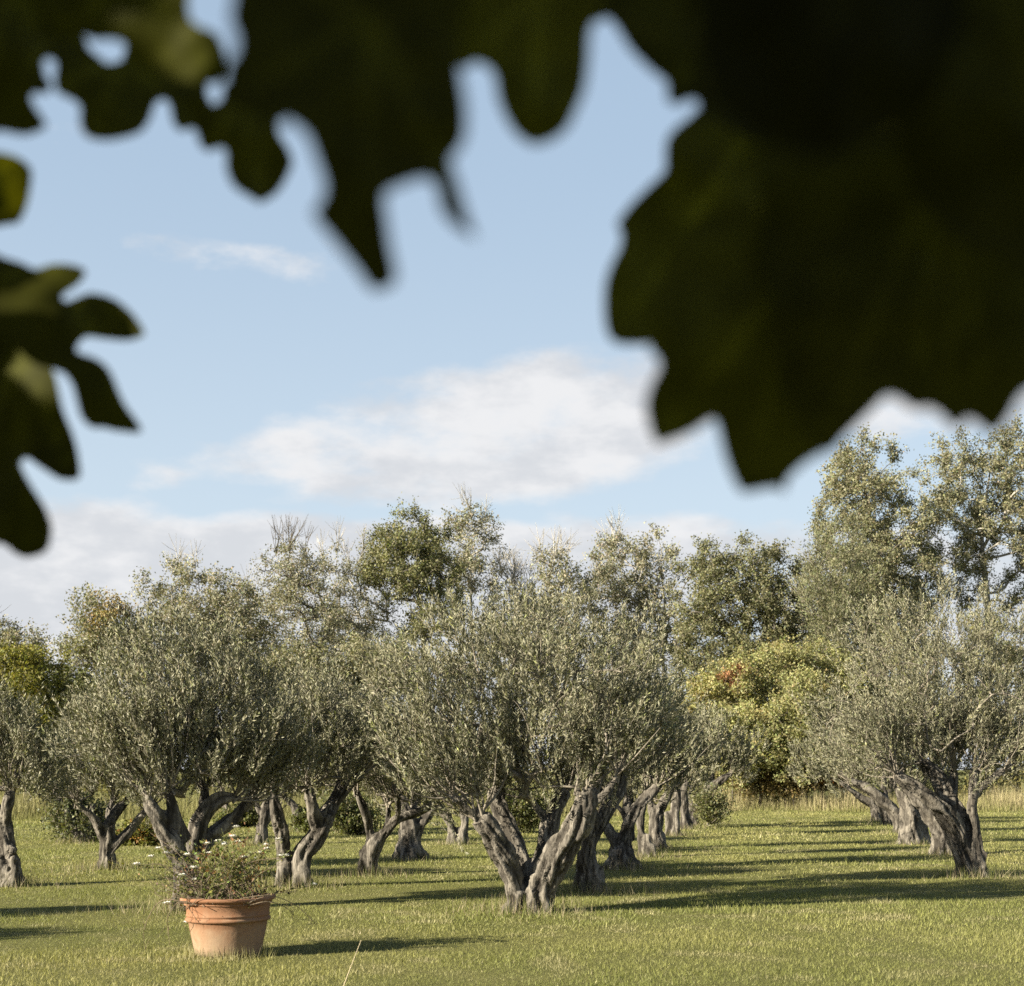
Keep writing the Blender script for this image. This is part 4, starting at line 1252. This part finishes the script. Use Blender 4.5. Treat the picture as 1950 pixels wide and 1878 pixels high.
def rose():
    r = np.random.RandomState(21)
    t = thing('rose_bush', 'straggly rose bush with small white blooms growing in the terracotta pot', 'rose bush', (PX, PY, 0.46))
    fl = [(215, 370), (290, 320), (290, 270), (585, 298), (612, 400), (545, 450), (612, 490), (665, 232), (715, 293), (797, 228), (845, 225), (878, 228), (930, 98), (900, 172), (945, 332),
          (1018, 352), (1060, 308), (1078, 282), (1098, 243), (1240, 318), (1270, 320), (505, 825), (408, 665), (1180, 205), (1445, 548), (350, 310), (760, 213)]
    sb, lb = MB(), MB()
    spots = []
    for k, (zx, zy) in enumerate(fl):
        p = P(220 + zx / 3.9, 1550 + zy / 3.9, PY)
        p[1] += r.uniform(-0.3, 0.3)
        spots.append(p)

    def shoot(a, b, r0, bend):
        m = (a + b) / 2 + bend
        q = spline(np.array([[*a, r0], [*(a * 0.72 + m * 0.28 + r.normal(0, 0.015, 3)), r0 * 0.85], [*m, r0 * 0.65], [*b, r0 * 0.35]]), 4)
        tube(sb, q[:, :3], q[:, 3], 5, 0)
        return q[:, :3]

    def leafy(q, n, col, size):
        i = r.randint(len(q) // 3, len(q), n)
        o = q[i] + r.normal(0, 0.02, (n, 3))
        L = r.uniform(0.6, 1.3, n) * size
        leaf_quads(lb, o, unit(rand_dir(r, n) + [0, 0, 0.2]), unit(rand_dir(r, n) + [0, 0, 0.6]), L, L * 0.6, shades(r, n, col, 0.25, 0.12))
    g, red = (0.125, 0.128, 0.04), (0.19, 0.10, 0.045)
    for p in spots:
        a = np.array([PX + r.uniform(-0.28, 0.28), PY + r.uniform(-0.25, 0.25), 0.46])
        if p[2] < 0.45:
            a[0] = PX - 0.32 if p[0] < PX else PX + 0.3
        q = shoot(a, p, 0.005, np.array([0, 0, 0.06]) + r.normal(0, 0.05, 3))
        leafy(q, 34, red if r.rand() < 0.3 else g, 0.036)
    for k in range(50):
        a = np.array([PX + r.uniform(-0.33, 0.33), PY + r.uniform(-0.3, 0.3), 0.46])
        b = a + np.array([r.normal(-0.08, 0.26), r.normal(0, 0.2), r.uniform(0.10, 0.5)])
        if b[0] < PX - 0.2:
            b[2] *= 0.9
        q = shoot(a, b, 0.0045, r.normal(0, 0.04, 3))
        for _ in range(3):
            i = r.randint(4, len(q))
            e = q[i] + r.normal(0, 0.07, 3) + [0, 0, 0.06]
            tube(sb, [q[i], (q[i] + e) / 2 + r.normal(0, 0.01, 3), e], [0.0028, 0.0022, 0.0012], 3, 0)
        if r.rand() < 0.6:
            leafy(q, 9, red if r.rand() < 0.25 else g, 0.026)
    gb = MB()
    for k in range(42):
        a = np.array([PX + r.uniform(-0.32, 0.32), PY + r.uniform(-0.3, 0.3), 0.46])
        b = np.array([PX + r.normal(-0.06, 0.36), PY + r.normal(0, 0.3), 0.46 + r.uniform(0.25, 0.68)])
        q = spline(np.array([a, a * 0.6 + b * 0.4 + [0, 0, 0.08] + r.normal(0, 0.02, 3), b]), 5)
        tube(gb, q, np.linspace(0.004, 0.0015, len(q)), 4, 0)
        leafy(q, 22, red if r.rand() < 0.12 else g, 0.034)
    gb.build('green_shoots', [M['stem_green']], t)
    # dense grey thicket of old shoots on the sunny side
    for k in range(90):
        a = np.array([PX - 0.2 + r.normal(0, 0.13), PY + 0.1 + r.normal(0, 0.15), 0.46])
        b = np.array([PX - 0.42 + r.normal(0, 0.17), PY + 0.25 + r.normal(0, 0.18), 0.45 + abs(r.normal(0, 0.22))])
        q = shoot(a, b, 0.004, r.normal(0, 0.06, 3))
        leafy(q, 8, (0.13, 0.11, 0.07), 0.024)
    # long runners that hang over the rim
    for pts in ([(-0.25, 0.47), (-0.45, 0.52), (-0.62, 0.44), (-0.74, 0.22), (-0.75, 0.0)], [(0.2, 0.47), (0.42, 0.55), (0.62, 0.45), (0.78, 0.28)],
                [(0.25, 0.47), (0.42, 0.50), (0.55, 0.42), (0.6, 0.34)], [(-0.2, 0.47), (-0.36, 0.5), (-0.46, 0.36), (-0.52, 0.22)], [(0.05, 0.47), (0.2, 0.53), (0.45, 0.565), (0.62, 0.57)],
                [(0.0, 0.47), (-0.18, 0.53), (-0.3, 0.50), (-0.2, 0.33)], [(-0.1, 0.47), (-0.1, 0.55), (-0.05, 0.45), (0.02, 0.35)]):
        q = spline(np.array([[PX + u, PY - 0.33 + 0.1 * i * (abs(u) > 0.5), z] for i, (u, z) in enumerate(pts)]), 6)
        tube(sb, q, np.linspace(0.005, 0.002, len(q)), 5, 0)
        for _ in range(6):
            i = r.randint(6, len(q))
            e = q[i] + r.normal(0, 0.06, 3) + [0, -0.02, 0]
            tube(sb, [q[i], (q[i] + e) / 2, e], [0.0025, 0.002, 0.001], 3, 0)
        leafy(q, 8, g, 0.025)
    sb.build('stems', [M['stem']], t)
    lb.build('foliage', [M['shrub_leaf']], t, kind='stuff')
    for p in spots:
        fb = MB()
        s = r.uniform(0.032, 0.046)
        for ring, (k, tilt, sz) in enumerate(((6, 0.35, 1.0), (5, 0.8, 0.85), (4, 1.25, 0.6))):
            a = np.arange(k) / k * 2 * math.pi + r.rand() * 3
            ax = np.stack([np.cos(a) * math.cos(tilt), np.sin(a) * math.cos(tilt), np.full(k, math.sin(tilt))], 1)
            nr = np.stack([-np.cos(a) * math.sin(tilt), -np.sin(a) * math.sin(tilt), np.full(k, math.cos(tilt))], 1)
            L = np.full(k, s * sz * 1.15)
            leaf_quads(fb, np.tile(p, (k, 1)), ax, nr, L, L * 1.1, np.tile([0.8, 0.78, 0.7], (k, 1)), mid=0.6, fold=0.18)
        fb.build('flower', [M['petal']], t)


rose()


# dry straw stalk that leans in the near grass
def straw():
    mb = MB()
    a, m, b = P(650, 1890, 10.95), P(668, 1842, 10.97), P(688, 1790, 11.0)
    a[2] = -0.01
    q = spline(np.array([a, m, b]), 6)
    tube(mb, q, np.linspace(0.0042, 0.002, len(q)), 5, 0, (0.5, 0.42, 0.28))
    o = mb.build('dry_grass_stalk', [plain_material('straw', (0.40, 0.34, 0.22), 0.7)], origin=a)
    tag(o, 'single dry straw stalk leaning in the near lawn', 'grass stalk')


straw()

# ------------------------------------------------------------------ fig tree over the photographer
FIG = thing('fig_tree', 'dark shaded fig tree whose big lobed leaves hang across the top of the view', 'fig tree', (-1.9, -0.9, 0))


def sheet(outline, depth, seed, slope=(0.0, 0.0), cup=0.03, cell=19):
    """a leaf blade: its outline at a distance, tilted, cupped and waved, as a mesh of small triangles"""
    o = spline(np.array(outline + outline[:1], float), 4)[:-1]
    lo, hi = o.min(0), o.max(0)
    gx, gy = np.meshgrid(np.arange(lo[0] + cell / 2, hi[0], cell), np.arange(lo[1] + cell / 2, hi[1], cell))
    g = np.stack([gx.ravel(), gy.ravel()], 1)
    inside = np.zeros(len(g), bool)
    n = len(o)
    for i in range(n):
        x1, y1 = o[i]
        x2, y2 = o[(i + 1) % n]
        cr = ((y1 > g[:, 1]) != (y2 > g[:, 1]))
        xi = (x2 - x1) * (g[:, 1] - y1) / (y2 - y1 + 1e-9) + x1
        inside ^= cr & (g[:, 0] < xi)
    g = g[inside]
    d2 = np.min(np.sum((g[:, None] - o[None]) ** 2, 2), 1)
    g = g[d2 > (cell * 0.45) ** 2]
    pts = [Vector(p) for p in np.vstack([o, g])]
    ed = [(i, (i + 1) % n) for i in range(n)]
    vs, _, fs, *_ = delaunay_2d_cdt(pts, ed, [list(range(n))], 1, 1e-4)
    v = np.array([(p.x, p.y) for p in vs])
    f = np.array([q for q in fs if len(q) == 3])
    c = (lo + hi) / 2
    s = max(hi - lo)
    u = (v - c) / s
    k = vnoise(np.stack([u[:, 0] * 3 + seed, u[:, 1] * 3, np.full(len(u), seed * 1.3)], 1)) - 0.5
    k2 = vnoise(np.stack([u[:, 0] * 9 + seed, u[:, 1] * 9, np.full(len(u), seed * 2.3)], 1)) - 0.5
    size = s / F * depth
    d = depth + size * (slope[0] * u[:, 0] + slope[1] * u[:, 1] + cup * 8 * (u ** 2).sum(1) + 0.22 * k + 0.05 * k2)
    X = np.stack([(v[:, 0] - CX) / F * d, d, EYE + (HY - v[:, 1]) / F * d], 1)
    # veins run from the leaf's heart to the tip of every lobe
    root = np.array([c[0] + 0.05 * s, lo[1] + 0.2 * (hi[1] - lo[1])])
    far = np.linalg.norm(o - root, axis=1)
    w = max(6, n // 14)
    tips = [o[i] for i in range(n) if far[i] == max(far[(i + np.arange(-w, w + 1)) % n])]
    vein = np.zeros(len(v))
    for t in tips:
        e = t - root
        q = np.clip(((v - root) @ e) / (e @ e), 0, 0.92)
        dd = np.linalg.norm(v - root - q[:, None] * e, axis=1)
        vein = np.maximum(vein, np.exp(-(dd / (14 * (1.1 - q))) ** 2))
    return X, f, vein, size, c


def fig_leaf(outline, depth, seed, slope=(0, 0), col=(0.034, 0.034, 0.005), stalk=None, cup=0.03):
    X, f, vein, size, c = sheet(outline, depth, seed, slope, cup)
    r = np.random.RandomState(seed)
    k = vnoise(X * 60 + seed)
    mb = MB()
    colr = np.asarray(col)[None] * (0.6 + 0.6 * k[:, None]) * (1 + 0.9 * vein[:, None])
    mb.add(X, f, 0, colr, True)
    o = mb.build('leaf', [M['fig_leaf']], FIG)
    # leaf stalk
    sb = MB()
    a = P(c[0], c[1], depth + 0.012)
    top = P(*(stalk or (c[0] + 20, -220)), depth + 0.12)
    q = spline(np.array([a, (a + top) / 2 + [0.01, 0.02, 0], top]), 5)
    tube(sb, q, np.linspace(0.0016, 0.0026, len(q)), 6, 0)
    st = bpy.data.objects.new('stalk', sb.mesh('stalk', [M['stem_green']], FIG.location))
    COL.objects.link(st)
    st.parent = o
    return o


LEAVES = [
    # far-left cluster
    ([(-90, -90), (90, -90), (110, 60), (105, 112), (92, 111), (83, 120), (90, 150), (98, 157), (95, 172), (85, 180), (66, 178), (60, 190), (75, 215), (88, 238), (75, 250), (45, 258), (0, 250), (-90, 240)], 1.15, (0.3, 0.2)),
    ([(80, -90), (345, -90), (358, 10), (365, 38), (385, 52), (410, 62), (424, 85), (432, 118), (424, 150), (402, 160), (330, 150), (255, 120), (243, 93), (225, 78), (200, 76), (180, 77), (160, 70), (100, 60)], 1.05, (-0.3, 0.3)),
    ([(40, 40), (120, 50), (160, 70), (170, 92), (190, 108), (205, 120), (238, 110), (250, 80), (340, 90), (390, 150), (394, 180), (402, 196), (402, 230), (400, 287), (380, 275), (378, 255), (365, 245), (345, 250), (330, 235), (322, 200),
      (310, 190), (295, 200), (287, 225), (270, 250), (240, 262), (200, 268), (165, 260), (152, 235), (152, 205), (140, 192), (110, 177), (105, 165), (103, 150), (105, 118), (80, 90)], 1.2, (0.2, -0.3)),
    ([(350, 190), (385, 185), (402, 196), (415, 195), (424, 180), (426, 165), (480, 130), (520, 180), (530, 250), (545, 275), (556, 300), (555, 320), (530, 365), (497, 386), (480, 378), (445, 355), (430, 320), (430, 292), (420, 282), (400, 287), (380, 272)], 1.12, (0.4, 0.4)),
    # the nearest, softest leaf
    ([(455, -90), (440, 15), (438, 40), (450, 70), (448, 100), (432, 122), (426, 165), (440, 205), (527, 238), (545, 230), (560, 237), (585, 260), (600, 300), (617, 350), (612, 380), (598, 400), (600, 415), (640, 465), (680, 515), (705, 550), (730, 552), (750, 540),
      (755, 520), (745, 470), (738, 420), (733, 380), (740, 365), (775, 350), (800, 342), (822, 345), (832, 360), (838, 395), (855, 420), (880, 440), (905, 452), (890, 410), (870, 340), (860, 305), (875, 285), (888, 255), (888, 200), (880, 150), (872, 60), (880, -90)], 0.74, (0.1, 0.25)),
    ([(840, -90), (1165, -90), (1145, 15), (1125, 60), (1122, 110), (1115, 165), (1100, 205), (1080, 245), (1050, 268), (1015, 276), (985, 258), (965, 230), (948, 190), (942, 150), (930, 130), (905, 120), (885, 130), (860, 100)], 0.85, (-0.2, 0.3)),
    ([(1100, -90), (1520, -90), (1520, 260), (1345, 225), (1330, 205), (1325, 192), (1310, 192), (1290, 200), (1270, 190), (1268, 158), (1240, 135), (1200, 95), (1175, 55), (1155, 35), (1135, 42), (1110, 20)], 0.95, (0.25, 0.2)),
    ([(1345, 205), (1328, 208), (1310, 225), (1290, 240), (1270, 265), (1266, 300), (1265, 325), (1240, 350), (1200, 390), (1178, 420), (1175, 432), (1182, 442), (1180, 470), (1165, 500), (1152, 540), (1150, 590), (1155, 630), (1170, 652), (1200, 657), (1235, 655),
      (1285, 640), (1420, 600), (1600, 560), (1640, 200), (1480, 150)], 1.05, (0.35, 0.1)),
    ([(1250, 540), (1235, 655), (1250, 680), (1255, 700), (1240, 730), (1230, 765), (1233, 800), (1248, 842), (1275, 840), (1320, 822), (1355, 800), (1365, 810), (1375, 850), (1385, 885), (1410, 935), (1440, 935), (1475, 930), (1495, 937), (1500, 915), (1530, 885),
      (1570, 860), (1620, 820), (1720, 700), (1770, 480), (1520, 380), (1310, 430)], 0.9, (0.15, 0.3)),
    ([(1440, 280), (1480, 700), (1560, 860), (1620, 820), (1660, 775), (1685, 757), (1710, 760), (1740, 780), (1768, 778), (1790, 790), (1820, 818), (1835, 805), (1850, 800), (1890, 827), (1920, 800), (1950, 750), (2050, 650), (2050, 230), (1720, 160)], 0.82, (-0.3, 0.1)),
    ([(1310, -90), (1810, -90), (1800, 150), (1720, 240), (1560, 300), (1450, 265), (1345, 170)], 0.55, (0.1, 0.2)),
    ([(1690, -90), (2060, -90), (2060, 460), (1880, 480), (1740, 380), (1700, 200)], 0.7, (-0.2, 0.2)),
    # left-hand leaves
    ([(-120, 400), (-40, 460), (0, 487), (40, 500), (68, 512), (100, 503), (140, 505), (163, 517), (150, 540), (122, 560), (119, 568), (128, 574), (150, 565), (175, 558), (215, 568), (250, 595), (274, 630), (268, 642), (240, 649), (195, 645), (165, 642), (150, 655), (148, 670),
      (185, 684), (210, 708), (235, 765), (270, 820), (230, 822), (195, 815), (175, 814), (155, 795), (145, 760), (138, 735), (125, 715), (108, 706), (60, 690), (0, 640), (-120, 600)], 1.4, (0.3, 0.1)),
    ([(-120, 560), (0, 600), (60, 660), (100, 705), (112, 745), (120, 780), (140, 830), (150, 870), (151, 910), (120, 914), (100, 905), (70, 885), (52, 873), (42, 878), (41, 890), (60, 925), (85, 965), (98, 1000), (96, 1030), (85, 1052), (50, 1062), (25, 1052), (0, 1035), (-120, 1000)], 1.5, (-0.3, 0.2)),
    ([(-70, 280), (0, 290), (35, 300), (58, 320), (60, 345), (52, 390), (38, 420), (20, 427), (-70, 425)], 1.35, (0.2, 0.6)),
]
for k, (ol, dp, sl) in enumerate(LEAVES):
    left = min(p[0] for p in ol) < -60 and max(p[1] for p in ol) > 400
    lit_tone = (1.1, 1.2, 1.2, 1.3, 0.8, 1.7, 0.8, 1.7, 1.3, 1.0, 0.3, 0.7, 0.95, 0.85, 1.8)[k]  # light put into leaf colour: lit-through leaves painted lighter, deeply shaded ones darker
    fig_leaf(ol, dp, 100 + k, sl, col=(0.034 * lit_tone, 0.036 * lit_tone, 0.005 * lit_tone), stalk=(-320, np.mean([p[1] for p in ol]) - 60) if left else None)


def fig_rest():
    """trunk, boughs and the rest of the crown, which stand over and beside the camera and shade the leaves in view"""
    r = np.random.RandomState(60)
    b = np.array([-1.9, -0.9, 0])
    mb = MB()
    boughs = [[(0, 0, -0.1, .13), (0.05, 0, .6, .12), (0, .05, 1.2, .10), (0.1, 0.1, 1.8, .085), (0.35, .3, 2.3, .06)],
              [(0.35, .3, 2.3, .05), (0.9, .9, 2.62, .04), (1.6, 1.5, 2.72, .03), (2.6, 1.85, 2.7, .02), (3.1, 1.95, 2.62, .012)],
              [(0.1, .1, 1.8, .06), (-.3, .6, 2.1, .045), (-.2, 1.5, 2.25, .03), (0.0, 2.3, 2.2, .02)],
              [(0.0, .05, 1.4, .06), (-.5, -.1, 2.0, .05), (-.9, .2, 2.7, .03), (-1.0, .5, 3.2, .02)],
              [(0.1, .1, 1.8, .06), (0.6, -.2, 2.5, .045), (1.4, -.4, 2.9, .03), (2.4, -.3, 3.0, .02)],
              [(0.35, .3, 2.3, .04), (0.5, .7, 2.9, .03), (0.7, .9, 3.4, .02)]]
    for q in boughs:
        s = spline(np.array(q), 6)
        tube(mb, s[:, :3] + b, s[:, 3], 12, 0, None, rough=0.08, seed=3)
    mb.build('trunk', [M['dark_bark']], FIG)
    cb = MB()
    th = np.linspace(-math.pi, math.pi, 41)[:-1]
    lob = 0.62 + 0.38 * np.abs(np.cos(th * 2.5)) ** 0.7 - 0.30 * (np.abs(th) > 2.6)
    shape = np.stack([np.cos(th) * lob, np.sin(th) * lob * 0.9], 1)
    SUNV = np.array([sx, sy, sz])
    gaps = [(P(18, 352, 1.35), 0.05), (P(70, 700, 1.5), 0.0)]
    pts = []
    while len(pts) < 900:
        k = r.rand()
        if k < 0.62:
            p = np.array([r.uniform(-3.2, -0.75), r.uniform(-1.1, 1.5), r.uniform(1.45, 3.6)])
        else:
            p = np.array([r.uniform(-1.6, 1.9), r.uniform(-1.8, 1.6), r.uniform(2.1, 3.5)])
        y = p[1]
        m = 0.22
        if y > -0.2:
            inside = (abs(p[0]) < y * CX / F + m) and (p[2] < EYE + y * HY / F + m) and (p[2] > EYE - y * (H0 - HY) / F - m)
            if inside:
                continue
        if np.linalg.norm(p - [0, 0, EYE]) < 0.5:
            continue
        if any(np.linalg.norm(np.cross(p - g, SUNV)) < gr + 0.1 for g, gr in gaps):
            continue
        pts.append(p)
    for p in pts:
        s = r.uniform(0.09, 0.13)
        nr = unit(np.array([r.normal(0, 0.7) - 0.5, r.normal(0, 0.7), r.uniform(0.2, 1)]))
        ax = unit(np.cross(nr, rand_dir(r, 1)[0]))
        sd = np.cross(nr, ax)
        V = p + (shape[:, :1] * ax + shape[:, 1:] * sd) * s + nr * ((lob[:, None] ** 2) * -0.25 * s)
        V = np.vstack([V, p])
        i = np.arange(40)
        cb.add(V, np.stack([i, (i + 1) % 40, np.full(40, 40)], 1), 0, shades(r, 1, (0.05, 0.055, 0.012), 0.15)[0], True)
    cb.build('foliage', [M['fig_leaf']], FIG, kind='stuff')


fig_rest()
